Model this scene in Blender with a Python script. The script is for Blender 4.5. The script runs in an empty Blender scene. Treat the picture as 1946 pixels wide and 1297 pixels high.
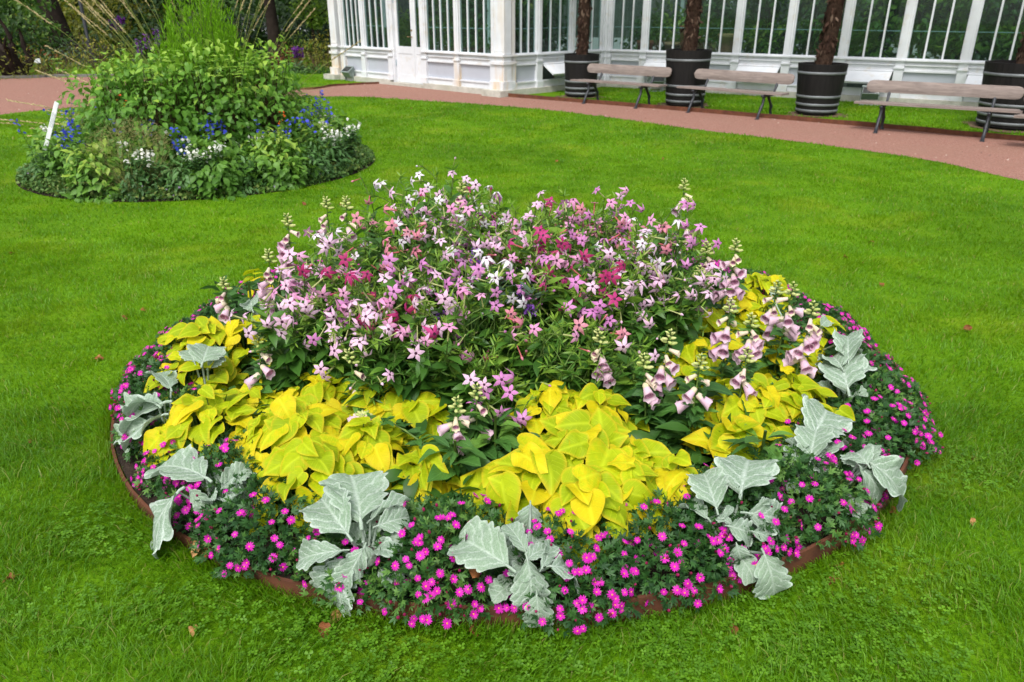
import bpy, math
import numpy as np
from mathutils import Matrix, Vector

rng = np.random.default_rng(11)
SC = bpy.context.scene
COL = SC.collection
PI = math.pi

# ------------------------------------------------------------------ camera geometry
F_PX, H_CAM = 1450.0, 1.75
PITCH = math.atan(633.5 / F_PX)
CP, SP = math.cos(PITCH), math.sin(PITCH)

def ray(px, py):
    u = (px - 973) / F_PX; v = (648.5 - py) / F_PX
    return np.array([u, CP + v * SP, -SP + v * CP])

def G(px, py, z=0.0):
    """world point at height z seen at that place of the photograph"""
    d = ray(px, py); t = (z - H_CAM) / d[2]
    return np.array([d[0] * t, d[1] * t, z])

def atY(px, py, y):
    d = ray(px, py); t = y / d[1]
    return np.array([d[0] * t, y, H_CAM + d[2] * t])

# ------------------------------------------------------------------ mesh builder
class MB:
    def __init__(self):
        self.V = []; self.F = []; self.n = 0
        self.R = []; self.L = []
    def add(self, V, F, mat=0, rnd=None, lf=None):
        V = np.asarray(V, float)
        self.V.append(V)
        for f in (F if isinstance(F, (list, tuple)) and len(F) and isinstance(F[0], np.ndarray) and F[0].ndim == 2 else [np.asarray(F)]):
            if len(f): self.F.append((f + self.n, mat if np.isscalar(mat) else mat))
        self.R.append(np.full(len(V), 0.5) if rnd is None else (np.full(len(V), rnd) if np.isscalar(rnd) else rnd))
        self.L.append(np.zeros((len(V), 3)) if lf is None else lf)
        self.n += len(V)
    def scatter(self, T, M, rnd=None, matmap=None):
        """T: template dict(V, F=[(array, mat)], L); M: N x 3 x 4"""
        M = np.asarray(M)
        N = len(M)
        if N == 0: return
        V = T['V']; k = len(V)
        W = np.einsum('nij,kj->nki', M[:, :, :3], V) + M[:, None, :, 3]
        if rnd is None: rnd = rng.random(N)
        off = self.n + np.arange(N)[:, None, None] * k
        for f, mt in T['F']:
            ff = (f[None] + off).reshape(-1, f.shape[1])
            self.F.append((ff, mt if matmap is None else matmap.get(mt, mt)))
        self.V.append(W.reshape(-1, 3))
        self.R.append(np.repeat(rnd, k))
        self.L.append(np.tile(T['L'], (N, 1)))
        self.n += N * k
    def merge(self, other_T, M=None, rnd=0.5):
        self.scatter(other_T, np.eye(4)[None, :3] if M is None else M, np.array([rnd]))
    # ---- solids
    def box(self, x0, x1, y0, y1, z0, z1, mat=0, M=None):
        V = np.array([[x, y, z] for z in (z0, z1) for y in (y0, y1) for x in (x0, x1)], float)
        if M is not None: V = V @ M[:3, :3].T + M[:3, 3]
        self.add(V, np.array([[0, 2, 3, 1], [4, 5, 7, 6], [0, 1, 5, 4], [2, 6, 7, 3], [0, 4, 6, 2], [1, 3, 7, 5]]), mat)
    def tube(self, pts, rad, sides=6, mat=0, cap=True, rnd=0.5):
        pts = np.asarray(pts, float); n = len(pts)
        rad = np.full(n, rad) if np.isscalar(rad) else np.asarray(rad, float)
        T = np.gradient(pts, axis=0); T /= np.linalg.norm(T, axis=1)[:, None] + 1e-9
        ref = np.array([0, 0, 1.0]) if abs(T[0, 2]) < 0.9 else np.array([1.0, 0, 0])
        a = np.cross(T, ref); a /= np.linalg.norm(a, axis=1)[:, None] + 1e-9
        b = np.cross(T, a)
        th = np.arange(sides) * 2 * PI / sides
        V = pts[:, None] + rad[:, None, None] * (np.cos(th)[None, :, None] * a[:, None] + np.sin(th)[None, :, None] * b[:, None])
        V = V.reshape(-1, 3)
        i = np.arange(n - 1)[:, None] * sides; j = np.arange(sides)[None]; j2 = (j + 1) % sides
        Q = np.stack([i + j, i + j2, i + sides + j2, i + sides + j], -1).reshape(-1, 4)
        lf = np.zeros((len(V), 3)); lf[:, 1] = np.repeat(np.linspace(0, 1, n), sides)
        self.add(V, Q, mat, rnd, lf)
        if cap:
            for e, s in ((0, 1), (n - 1, -1)):
                base = self.n - len(V) + e * sides
                idx = (base + np.arange(sides))[::s]
                tri = np.stack([np.full(sides - 2, idx[0]), idx[1:-1], idx[2:]], -1)
                self.F.append((tri, mat))
    def lathe(self, prof, segs=16, mat=0, c=(0, 0, 0), cap_top=False, cap_bot=False):
        prof = np.asarray(prof, float); n = len(prof)
        th = np.arange(segs) * 2 * PI / segs
        V = np.stack([prof[:, 0, None] * np.cos(th), prof[:, 0, None] * np.sin(th), np.repeat(prof[:, 1, None], segs, 1)], -1).reshape(-1, 3) + np.array(c)
        i = np.arange(n - 1)[:, None] * segs; j = np.arange(segs)[None]; j2 = (j + 1) % segs
        Q = np.stack([i + j, i + j2, i + segs + j2, i + segs + j], -1).reshape(-1, 4)
        b0 = self.n
        self.add(V, Q, mat)
        for flag, e, s in ((cap_bot, 0, -1), (cap_top, n - 1, 1)):
            if flag:
                idx = (b0 + e * segs + np.arange(segs))[::s]
                self.F.append((np.stack([np.full(segs - 2, idx[0]), idx[1:-1], idx[2:]], -1), mat))
    def template(self):
        return dict(V=np.concatenate(self.V), F=list(self.F), L=np.concatenate(self.L))
    def mesh(self, name, mats, smooth=True):
        V = np.concatenate(self.V)
        loops = np.concatenate([f.reshape(-1) for f, _ in self.F]).astype(np.int32)
        tot = np.concatenate([np.full(len(f), f.shape[1]) for f, _ in self.F]).astype(np.int32)
        mi = np.concatenate([np.full(len(f), m) for f, m in self.F]).astype(np.int32)
        st = np.concatenate([[0], np.cumsum(tot)[:-1]]).astype(np.int32)
        me = bpy.data.meshes.new(name)
        me.vertices.add(len(V)); me.vertices.foreach_set('co', V.astype(np.float32).ravel())
        me.loops.add(len(loops)); me.loops.foreach_set('vertex_index', loops)
        me.polygons.add(len(tot)); me.polygons.foreach_set('loop_start', st); me.polygons.foreach_set('loop_total', tot)
        me.polygons.foreach_set('material_index', mi)
        me.polygons.foreach_set('use_smooth', np.full(len(tot), smooth))
        a = me.attributes.new('rnd', 'FLOAT', 'POINT'); a.data.foreach_set('value', np.concatenate(self.R).astype(np.float32))
        a = me.attributes.new('lf', 'FLOAT_VECTOR', 'POINT'); a.data.foreach_set('vector', np.concatenate(self.L).astype(np.float32).ravel())
        for m in (mats if isinstance(mats, (list, tuple)) else [mats]): me.materials.append(m)
        me.update(calc_edges=True)
        return me
    def build(self, name, mats, parent=None, smooth=True, M=None):
        return put(name, self.mesh(name, mats, smooth), parent, M)

def put(name, me, parent=None, M=None):
    o = bpy.data.objects.new(name, me); COL.objects.link(o)
    if parent is not None: o.parent = parent
    if M is not None: o.matrix_basis = M
    return o

def tag(o, label=None, cat=None, group=None, kind=None):
    if label: o['label'] = label
    if cat: o['category'] = cat
    if group: o['group'] = group
    if kind: o['kind'] = kind
    return o

def thing(name, label, cat, loc=(0, 0, 0), rz=0.0, group=None):
    o = bpy.data.objects.new(name, None); COL.objects.link(o)
    o.location = [float(v) for v in loc]; o.rotation_euler = (0, 0, rz)
    o.empty_display_size = 0.1
    return tag(o, label, cat, group)

def nrm(a):
    a = np.asarray(a, float)
    return a / (np.linalg.norm(a, axis=-1, keepdims=True) + 1e-9)

def frames(pos, d, n, scale=1.0, wide=1.0):
    """N x 3 x 4 matrices with local y along d, local z near n"""
    pos = np.atleast_2d(pos); d = nrm(np.atleast_2d(d)); n = np.atleast_2d(n)
    x = nrm(np.cross(d, n)); z = np.cross(x, d)
    scale = np.broadcast_to(np.asarray(scale, float), (len(pos),)); wide = np.broadcast_to(np.asarray(wide, float), (len(pos),))
    M = np.empty((len(pos), 3, 4))
    M[:, :, 0] = x * (scale * wide)[:, None]; M[:, :, 1] = d * scale[:, None]; M[:, :, 2] = z * scale[:, None]; M[:, :, 3] = pos
    return M

def mat4(m34):
    M = np.eye(4); M[:3] = m34
    return Matrix(M.tolist())

def rdir(n, s=1.0):
    return rng.normal(0, s, (n, 3))

# ------------------------------------------------------------------ materials
class NT:
    def __init__(self, name):
        self.m = bpy.data.materials.new(name); self.m.use_nodes = True
        self.t = self.m.node_tree; self.t.nodes.clear()
        self.out = self.t.nodes.new('ShaderNodeOutputMaterial')
    def n(self, kind, **kw):
        nd = self.t.nodes.new('ShaderNode' + kind)
        for k, v in kw.items():
            if k in nd.inputs.keys(): self.set(nd, k, v)
            else: setattr(nd, k, v)
        return nd
    def set(self, nd, k, v):
        s = nd.inputs[k]
        if isinstance(v, bpy.types.NodeSocket): self.t.links.new(v, s)
        else:
            if isinstance(v, (tuple, list)) and len(v) == 3 and s.type == 'RGBA': v = (*v, 1)
            s.default_value = v
    def math(self, op, a, b=0.0, c=0.0, clamp=False):
        nd = self.t.nodes.new('ShaderNodeMath'); nd.operation = op; nd.use_clamp = clamp
        for i, v in enumerate((a, b, c)): 
            if isinstance(v, bpy.types.NodeSocket): self.t.links.new(v, nd.inputs[i])
            else: nd.inputs[i].default_value = v
        return nd.outputs[0]
    def mix(self, fac, a, b, blend='MIX'):
        nd = self.t.nodes.new('ShaderNodeMix'); nd.data_type = 'RGBA'; nd.blend_type = blend
        for s, v in ((nd.inputs[0], fac), (nd.inputs[6], a), (nd.inputs[7], b)):
            if isinstance(v, bpy.types.NodeSocket): self.t.links.new(v, s)
            elif isinstance(v, (tuple, list)): s.default_value = (*v, 1)
            else: s.default_value = v
        return nd.outputs[2]
    def noise(self, scale, detail=3.0, rough=0.55, coord='Object', vec=None, dist=0.0):
        if vec is None: vec = self.n('TexCoord').outputs[coord]
        nd = self.n('TexNoise', Scale=scale, Detail=detail, Roughness=rough, Distortion=dist)
        self.t.links.new(vec, nd.inputs['Vector'])
        return nd.outputs['Fac']
    def ramp(self, fac, lo, hi):
        nd = self.n('MapRange'); self.set(nd, 'Value', fac); nd.inputs['From Min'].default_value = lo; nd.inputs['From Max'].default_value = hi
        return nd.outputs[0]
    def attr(self, name, out='Fac'):
        return self.n('Attribute', attribute_name=name).outputs[out]
    def bump(self, h, strength=0.3, dist=0.01):
        return self.n('Bump', Height=h, Strength=strength, Distance=dist).outputs[0]
    def pos(self):
        return self.n('NewGeometry').outputs['Position']
    def bsdf(self, color, rough=0.6, spec=0.4, metal=0.0, normal=None):
        b = self.n('BsdfPrincipled', **{'Base Color': color, 'Roughness': rough, 'Metallic': metal, 'Specular IOR Level': spec})
        if normal is not None: self.set(b, 'Normal', normal)
        return b.outputs[0]
    def done(self, sh):
        self.t.links.new(sh, self.out.inputs[0]); return self.m

def plain(name, col, rough=0.6, spec=0.4, metal=0.0, var=0.12, scale=8.0, bump=0.0, bscale=40.0):
    k = NT(name)
    f = k.noise(scale, 4)
    c = k.mix(k.ramp(f, .3, .7), tuple(v * (1 - var) for v in col), tuple(min(1, v * (1 + var)) for v in col))
    nb = k.bump(k.noise(bscale, 3), bump, 0.01) if bump else None
    return k.done(k.bsdf(c, rough, spec, metal, nb))

def leafmat(name, c1, c2, c3=None, rough=0.5, spec=0.3, trans=0.3, tcol=None, nscale=3.0, vein=0.0, objrand=0.5, bump=0.0, worldnoise=False, tipc=None, spots=None):
    """leaf surface: colour varies from leaf to leaf and a little over the plant; some light comes through"""
    k = NT(name)
    r = k.attr('rnd'); oi = k.n('ObjectInfo').outputs['Random']
    f = k.math('ADD', r, k.math('MULTIPLY', k.math('SUBTRACT', oi, 0.5), objrand))
    nz = k.noise(nscale, 3, vec=k.pos()) if worldnoise else k.noise(nscale, 3)
    f = k.math('ADD', f, k.math('MULTIPLY', k.math('SUBTRACT', nz, 0.5), 0.9), clamp=True)
    c = k.mix(f, c1, c2)
    if c3 is not None: c = k.mix(k.ramp(f, .72, 1.0), c, c3)
    lf = k.n('SeparateXYZ'); k.t.links.new(k.attr('lf', 'Vector'), lf.inputs[0])
    au = k.math('ABSOLUTE', lf.outputs[0])
    nb = None
    if tipc is not None:
        c = k.mix(k.math('MULTIPLY', k.ramp(lf.outputs[2], .80, 1.0), .6), c, tipc)
    if spots is not None:
        sp = k.math('MULTIPLY', k.ramp(k.noise(26, 4, .65), .66, .74), .75); c = k.mix(sp, c, spots)
    if vein:
        mid = k.math('SUBTRACT', 1.0, k.ramp(au, 0.0, 0.10), clamp=True)
        w = k.math('SINE', k.math('MULTIPLY', k.math('SUBTRACT', lf.outputs[1], k.math('MULTIPLY', au, .55)), 42.0))
        side = k.ramp(w, .8, 1.0)
        vv = k.math('MAXIMUM', mid, k.math('MULTIPLY', side, .6), clamp=True)
        c = k.mix(k.math('MULTIPLY', vv, vein), c, tuple(min(1, x * 1.5 + .03) for x in c2))
        nb = k.bump(k.math('MULTIPLY', vv, -1.0), .5, .004)
    elif bump:
        nb = k.bump(k.noise(60, 2), bump, .004)
    sh = k.bsdf(c, rough, spec, 0, nb)
    if trans:
        tr = k.n('BsdfTranslucent'); k.set(tr, 'Color', k.mix(.5, c, tcol if tcol else tuple(min(1, x * 1.6) for x in c2)))
        mx = k.n('MixShader', Fac=trans); k.t.links.new(sh, mx.inputs[1]); k.t.links.new(tr.outputs[0], mx.inputs[2]); sh = mx.outputs[0]
    return k.done(sh)

# ------------------------------------------------------------------ leaf templates (local y: base to tip, z: upper side)
def grid_leaf(widths, nu=2, fold=0.15, bend=0.3, ruffle=0.0, rfreq=3.0, phase=0.0, lobes=0.0, nlobes=6, twist=0.0, petiole=0.0, mat=0):
    """leaf as a grid: widths along the midrib; fold lifts the margins, bend droops the tip, lobes scallop the margin"""
    nt = len(widths); t = np.linspace(0, 1, nt); u = np.linspace(-1, 1, 2 * nu + 1)
    ang = bend * t
    y = np.cumsum(np.concatenate([[0], np.cos(ang[1:])])) ; y = y / (nt - 1)
    z = -np.cumsum(np.concatenate([[0], np.sin(ang[1:])])) / (nt - 1)
    w = np.asarray(widths, float)
    sc = 1 + lobes * (np.abs(np.sin(nlobes * PI * t + phase * .2)) - .6)
    X = w[:, None] * u[None] * (1 + (sc - 1)[:, None] * np.abs(u)[None] ** 2)
    Y = y[:, None] + 0 * u[None] + lobes * .12 * np.abs(u)[None] * np.abs(np.sin(nlobes * PI * t))[:, None]
    Z = z[:, None] + fold * np.abs(u)[None] * w[:, None] + ruffle * np.abs(u)[None] ** 2 * np.sin(rfreq * 2 * PI * t + phase)[:, None] * (0.4 + w / max(w.max(), 1e-6))[:, None] * np.where(u > 0, 1.0, -.8)[None]
    if twist:
        a = twist * t[:, None] * np.ones_like(X); X, Z = X * np.cos(a) - (Z - z[:, None]) * np.sin(a), z[:, None] + X * np.sin(a) + (Z - z[:, None]) * np.cos(a)
    V = np.stack([X, Y, Z], -1).reshape(-1, 3)
    m = 2 * nu + 1
    i = np.arange(nt - 1)[:, None] * m; j = np.arange(m - 1)[None]
    Q = np.stack([i + j, i + j + 1, i + m + j + 1, i + m + j], -1).reshape(-1, 4)
    L = np.stack([np.tile(u, nt), np.repeat(t, m), np.abs(np.tile(u, nt))], -1)
    b = MB(); b.add(V, Q, mat, .5, L)
    return b.template()

HEART = np.array([(0, 1.0), (10, .86), (25, .72), (48, .63), (75, .59), (100, .58), (125, .58), (145, .55), (160, .49), (170, .42), (180, .36)])
def heart_leaf(cup=0.2, wave=0.06, wf=3, fold=0.1, droop=0.2, ph=0.0, segs=22, rings=(.3, .62, .85, 1.0)):
    th = (np.arange(segs) + .0) * 2 * PI / segs - PI
    r0 = np.interp(np.abs(np.degrees(th)), HEART[:, 0], HEART[:, 1])
    V = [[0, 0, 0]]; L = [[0, 0, 0]]
    for q in rings:
        x = r0 * q * np.sin(th); y = r0 * q * np.cos(th)
        z = cup * (x * x * 1.2 + .3 * y * y) + wave * q * q * np.sin(wf * th + ph) + fold * np.abs(x) - droop * np.clip(y, 0, 2) ** 2 * q
        V += np.stack([x, y, z], -1).tolist(); L += np.stack([x, y * .6 + .3, np.full(segs, q)], -1).tolist()
    V = np.array(V); j = np.arange(segs); j2 = (j + 1) % segs
    F3 = np.stack([0 * j, 1 + j, 1 + j2], -1)
    Q = np.concatenate([np.stack([1 + k * segs + j, 1 + k * segs + j2, 1 + (k + 1) * segs + j2, 1 + (k + 1) * segs + j], -1) for k in range(len(rings) - 1)])
    return dict(V=V, F=[(F3, 0), (Q[:, ::-1], 0)], L=np.array(L))

def ell(n, p=1.0, peak=.45, wmax=.25):
    t = np.linspace(0, 1, n)
    a = np.where(t < peak, np.sin(t / peak * PI / 2) ** .8, np.cos((t - peak) / (1 - peak) * PI / 2) ** p)
    return np.maximum(a * wmax, .004)

OVATE = [grid_leaf(ell(5, 1.0, .35, .30), 1, .25, b, 0) for b in (.2, .5, .9)]
OVATE_FINE = [grid_leaf(ell(8, 1.0, .35, .31), 2, .22, b, .03, 2, p_) for b, p_ in ((.3, 0), (.7, 1.), (1.1, 2.))]
LANCE = [grid_leaf(ell(6, 1.1, .45, .17), 1, .3, b, 0) for b in (.2, .6, 1.1)]
NARROW = [grid_leaf(ell(4, 1.2, .5, .09), 1, .2, b, 0) for b in (.2, .7)]
def lobed_small():
    b = MB()
    l = grid_leaf(ell(4, 1.0, .55, .13), 1, .2, .3)
    for a, s, y in ((0, 1, 0.0), (.75, .62, .30), (-.75, .62, .30), (.8, .38, .12), (-.8, .38, .12)):
        M = np.array([[[math.cos(a) * s, math.sin(a) * s, 0, 0], [-math.sin(a) * s, math.cos(a) * s, 0, y], [0, 0, s, 0.01]]])
        b.scatter(l, M, np.array([.5]))
    return b.template()
LOBED = lobed_small()
# ------------------------------------------------------------------ light
SUN_EL, SUN_ROT = math.radians(56), math.radians(200)
W = bpy.data.worlds.new('World'); SC.world = W; W.use_nodes = True
wt = W.node_tree; bg = wt.nodes['Background']
sky = wt.nodes.new('ShaderNodeTexSky'); sky.sky_type = 'NISHITA'; sky.sun_disc = False
sky.sun_elevation = SUN_EL; sky.sun_rotation = SUN_ROT; sky.dust_density = 3.0; sky.air_density = 1.2
hs = wt.nodes.new('ShaderNodeHueSaturation'); hs.inputs['Saturation'].default_value = 0.28
wt.links.new(sky.outputs[0], hs.inputs['Color']); wt.links.new(hs.outputs[0], bg.inputs[0])
bg.inputs[1].default_value = 0.15
sl = bpy.data.lights.new('sun', 'SUN'); sl.energy = 1.5; sl.angle = math.radians(18); sl.color = (1.0, .975, .94)
so = bpy.data.objects.new('sun', sl); COL.objects.link(so)
sdir = Vector((math.sin(SUN_ROT) * math.cos(SUN_EL), math.cos(SUN_ROT) * math.cos(SUN_EL), math.sin(SUN_EL)))
so.rotation_euler = sdir.to_track_quat('Z', 'Y').to_euler(); so.location = (0, 0, 20)
cam = bpy.data.cameras.new('camera'); co = bpy.data.objects.new('camera', cam); COL.objects.link(co); SC.camera = co
cam.sensor_width = 36; cam.lens = 36 * F_PX / 1946; cam.clip_end = 500; cam.clip_start = 0.05
co.location = (0, 0, H_CAM); co.rotation_euler = (PI / 2 - PITCH, 0, 0)
cam.dof.use_dof = True; cam.dof.focus_distance = 2.9; cam.dof.aperture_fstop = 5.0
SC.view_settings.view_transform = 'Standard'; SC.view_settings.look = 'None'; SC.view_settings.exposure = 0.80; SC.view_settings.gamma = 1
SC.cycles.max_bounces = 8; SC.cycles.transparent_max_bounces = 12; SC.cycles.use_denoising = True
SC.render.resolution_x = 1024; SC.render.resolution_y = 682

# ------------------------------------------------------------------ setting
BC = np.array([0.0, 3.75]); BR = 1.95
LC = np.array([-3.72, 9.42]); LR = 2.02

def grass_mat(name, dark, light, yellow, blades):
    k = NT(name); p = k.pos()
    n1 = k.noise(.55, 4, vec=p); n2 = k.noise(2.6, 4, vec=p); n3 = k.noise(9, 3, vec=p)
    f = k.math('ADD', k.math('MULTIPLY', k.ramp(n1, .38, .62), .55), k.math('MULTIPLY', k.ramp(n2, .3, .7), .4))
    if blades: f = k.math('ADD', f, k.math('MULTIPLY', k.math('SUBTRACT', k.attr('rnd'), .5), .75), clamp=True)
    else: f = k.math('ADD', f, k.math('MULTIPLY', k.math('SUBTRACT', n3, .5), .6), clamp=True)
    c = k.mix(f, dark, light)
    c = k.mix(k.math('MULTIPLY', k.ramp(k.noise(1.1, 5, vec=p, dist=.6), .52, .72), .5), c, yellow)
    if blades:
        c = k.mix(k.math('MULTIPLY', k.ramp(k.attr('rnd'), .93, .97), .75), c, (.30, .26, .08))
        sh = k.bsdf(c, .5, .3)
        tr = k.n('BsdfTranslucent', Color=k.mix(.5, c, (.38, .60, .01)))
        mx = k.n('MixShader', Fac=.45); k.t.links.new(sh, mx.inputs[1]); k.t.links.new(tr.outputs[0], mx.inputs[2])
        return k.done(mx.outputs[0])
    return k.done(k.bsdf(c, .9, .1, 0, k.bump(k.noise(40, 4, vec=p), .8, .03)))

M_LAWN = grass_mat('lawn_turf', (.058, .140, .002), (.11, .235, .003), (.19, .24, .008), False)
M_BLADE = grass_mat('grass_blade', (.054, .165, .002), (.138, .318, .004), (.225, .31, .010), True)
k = NT('gravel'); p = k.pos()
gn = k.noise(45, 5, vec=p); g2 = k.noise(1.2, 4, vec=p); vo = k.n('TexVoronoi', Scale=85.0); k.t.links.new(p, vo.inputs['Vector'])
vs = k.n('SeparateColor'); k.t.links.new(vo.outputs['Color'], vs.inputs[0])
c = k.mix(k.ramp(gn, .3, .7), (.225, .102, .075), (.33, .165, .124))
c = k.mix(k.math('MULTIPLY', k.ramp(vs.outputs[0], .5, 1.0), .8), c, (.38, .24, .19))
c = k.mix(k.math('MULTIPLY', k.ramp(vs.outputs[1], .7, 1.0), .75), c, (.17, .09, .075))
c = k.mix(k.math('MULTIPLY', k.ramp(g2, .45, .7), .55), c, (.27, .15, .11))
M_GRAVEL = k.done(k.bsdf(c, .95, .15, 0, k.bump(vo.outputs['Distance'], .7, .012)))
k = NT('garden_soil'); p = k.pos()
c = k.mix(k.ramp(k.noise(14, 5, vec=p), .3, .7), (.010, .007, .005), (.038, .025, .017))
M_SOIL = k.done(k.bsdf(c, .95, .2, 0, k.bump(k.noise(30, 5, vec=p), 1.0, .03)))
M_DRYSOIL = plain('dry_soil', (.12, .085, .05), .95, .1, var=.3, scale=6, bump=.8)
k = NT('rusty_steel')
rn = k.noise(9, 5); c = k.mix(k.ramp(rn, .3, .7), (.075, .026, .014), (.15, .055, .026)); c = k.mix(k.ramp(k.noise(40, 4), .55, .75), c, (.05, .022, .015))
M_RUST = k.done(k.bsdf(c, .8, .3, .1, k.bump(k.noise(70, 3), .4, .003)))

def sheet(name, outline, z, mat, kind='structure', label=None, cat=None):
    o = np.asarray(outline, float)[:, :2]
    me = bpy.data.meshes.new(name)
    me.from_pydata([(float(x), float(y), z) for x, y in o], [], [list(range(len(o)))]); me.update()
    me.materials.append(mat)
    return tag(put(name, me), label, cat, None, kind)

def smooth_line(pts, m=8):
    """Catmull-Rom curve through points"""
    P = np.array([list(q)[:2] for q in pts], float); P = np.vstack([2 * P[0] - P[1], P, 2 * P[-1] - P[-2]])
    out = []
    for i in range(1, len(P) - 2):
        for t in np.arange(m) / m:
            a, b, c_, d = P[i - 1:i + 3]
            out.append(.5 * (2 * b + (c_ - a) * t + (2 * a - 5 * b + 4 * c_ - d) * t * t + (3 * b - a - 3 * c_ + d) * t ** 3))
    return np.array(out + [P[-2]])

def inside(pts, poly):
    x, y = pts[:, 0], pts[:, 1]; r = np.zeros(len(pts), bool); q = np.asarray(poly); j = len(q) - 1
    for i in range(len(q)):
        xi, yi = q[i][:2]; xj, yj = q[j][:2]
        r ^= ((yi > y) != (yj > y)) & (x < (xj - xi) * (y - yi) / (yj - yi + 1e-12) + xi)
        j = i
    return r

# edge of the round lawn against the gravel path, from the far left round to the near right
EDGE_NEAR = smooth_line([(-9.5, 3), (-9.9, 8), (-9.5, 12), G(60, 212), (-6.6, 16.3), G(640, 184), G(800, 192), G(1000, 206), G(1150, 223), G(1300, 244), G(1450, 262), G(1600, 281), G(1780, 308), G(1946, 345), (6.9, 5.6), (8.2, 2.0)])
# edge of the path towards the planting, the door and the grass strip by the glasshouse
EDGE_FAR_L = smooth_line([(-22, 21.0), G(0, 150), G(100, 147.5), (-10.4, 22.0), (-8.4, 20.9), G(560, 171), G(640, 164), G(745, 158.5)], 6)
EDGE_FAR_R = smooth_line([G(957, 184), G(1230, 206), G(1500, 229), G(1720, 248), G(1946, 269), (11.5, 8.2), (16, 4.6)], 6)

tag(sheet('ground', [(-150, -60), (150, -60), (150, 160), (-150, 160)], 0.0, M_LAWN), None, None, None, 'structure')
DOOR_L, DOOR_R, CORNER = G(745, 158.5)[:2], G(812, 163)[:2], G(957, 184)[:2]
path_out = np.vstack([EDGE_NEAR, [(9.5, 0), (20, 0)], EDGE_FAR_R[::-1], [G(940, 176)[:2], G(812, 163)[:2] + [.25, .3], G(745, 158.5)[:2] + [.15, .25]], EDGE_FAR_L[::-1], [(-22, 3)]])
sheet('path', path_out, 0.004, M_GRAVEL)
LAWN_MAIN = np.vstack([EDGE_NEAR, [(8.2, -3), (-9.5, -3)]])

def ribbon(name, line, z0, z1, th, mat, label, cat, close=False):
    P = np.asarray(line, float)
    T = np.gradient(P, axis=0); T = nrm(T); N = np.stack([-T[:, 1], T[:, 0]], -1)
    if close:
        P2 = np.vstack([P, P[:1]]); N = np.vstack([N, N[:1]]); P = P2
    n = len(P); b = MB()
    wob = .004 * np.sin(np.arange(n) * 1.7); z1 = np.asarray(z1, float) if np.isscalar(z1) else np.resize(np.append(z1, z1[0]) if len(z1) < n else z1, n)
    V = np.concatenate([np.c_[P + N * th / 2, np.full(n, z0)], np.c_[P + N * th / 2, z1 + wob], np.c_[P - N * th / 2, z1 + wob], np.c_[P - N * th / 2, np.full(n, z0)]])
    i = np.arange(n - 1)
    Q = np.concatenate([np.stack([i + a * n, i + 1 + a * n, i + 1 + (a + 1) * n, i + (a + 1) * n], -1) for a in range(3)])
    b.add(V, Q)
    return tag(b.build(name, mat, smooth=False), label, cat)

th = np.linspace(0, 2 * PI, 97)[:-1]
ribbon('bed_edging', np.stack([BC[0] + BR * np.cos(th), BC[1] + BR * np.sin(th)], -1), -.02, .044 + .042 * np.cos(th + .95), .012, M_RUST, 'rusty brown steel strip edging the large round flower bed', 'edging', True)
sheet('soil', np.stack([BC[0] + (BR - .01) * np.cos(th), BC[1] + (BR - .01) * np.sin(th)], -1), 0.045, M_SOIL)
sheet('bed_soil', np.stack([LC[0] + LR * np.cos(th), LC[1] + LR * np.sin(th)], -1), 0.008, M_SOIL)
ribbon('path_edging', EDGE_FAR_R, -.02, .075, .02, M_RUST, 'rusty steel strip between the gravel path and the bench-side grass', 'edging')
ribbon('path_edging', EDGE_FAR_L[16:], -.02, .05, .02, M_RUST, 'low steel strip between the gravel path and the grass left of the glasshouse door', 'edging')

# loose stones and dry bits on the path
b = MB(); n = 5200; q = np.stack([rng.uniform(-11, 8.5, n), rng.uniform(6, 22, n)], -1); q = q[inside(q, path_out)]; n = len(q)
pv = np.array([[1, 0, 0], [-.5, .85, 0], [-.45, -.8, 0], [.1, .05, .7]]) * 1.0
PT = dict(V=pv, F=[(np.array([[0, 1, 3], [1, 2, 3], [2, 0, 3]]), 0)], L=np.zeros((4, 3)))
an = rng.random(n) * 6.28; b.scatter(PT, frames(np.c_[q, np.full(n, .004)], np.stack([np.cos(an), np.sin(an), 0 * an], -1), np.array([0, 0, 1.]) + rdir(n, .1), .006 + .013 * rng.random(n) ** 3))
tag(b.build('gravel', leafmat('gravel_stone', (.16, .085, .065), (.40, .25, .20), (.50, .42, .36), .9, .2, 0, None, 3, 0, 0), smooth=False), 'loose stones and dry bits scattered over the red path', 'gravel', None, 'stuff')

# ------------------------------------------------------------------ grass
def blades(N, xs, ys, h, w, lean=.6):
    a = rng.random(N) * 2 * PI
    # neighbouring blades lie in similar directions, as mown and trodden turf does
    a = a * .7 + 2.2 * np.sin(xs * 2.1 + np.sin(ys * 3.3)) + 1.7 * np.sin(ys * 2.7 + xs)
    hh = h * (.55 + .8 * rng.random(N)); l = lean * (.3 + rng.random(N)) * hh
    dx, dy = np.cos(a), np.sin(a); sx, sy = -dy * w / 2, dx * w / 2
    tw = rng.random(N) * 2 * PI; sx = np.cos(tw) * w / 2; sy = np.sin(tw) * w / 2
    z0 = np.zeros(N)
    V = np.stack([
        np.stack([xs - sx, ys - sy, z0], -1), np.stack([xs + sx, ys + sy, z0], -1),
        np.stack([xs + dx * l * .35 - sx * .8, ys + dy * l * .35 - sy * .8, hh * .6], -1), np.stack([xs + dx * l * .35 + sx * .8, ys + dy * l * .35 + sy * .8, hh * .6], -1),
        np.stack([xs + dx * l, ys + dy * l, hh * (1 - .25 * rng.random(N))], -1)], 1).reshape(-1, 3)
    i = np.arange(N) * 5
    return V, np.stack([i, i + 1, i + 3, i + 2], -1), np.stack([i + 2, i + 3, i + 4], -1), np.repeat(rng.random(N), 5)

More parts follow.
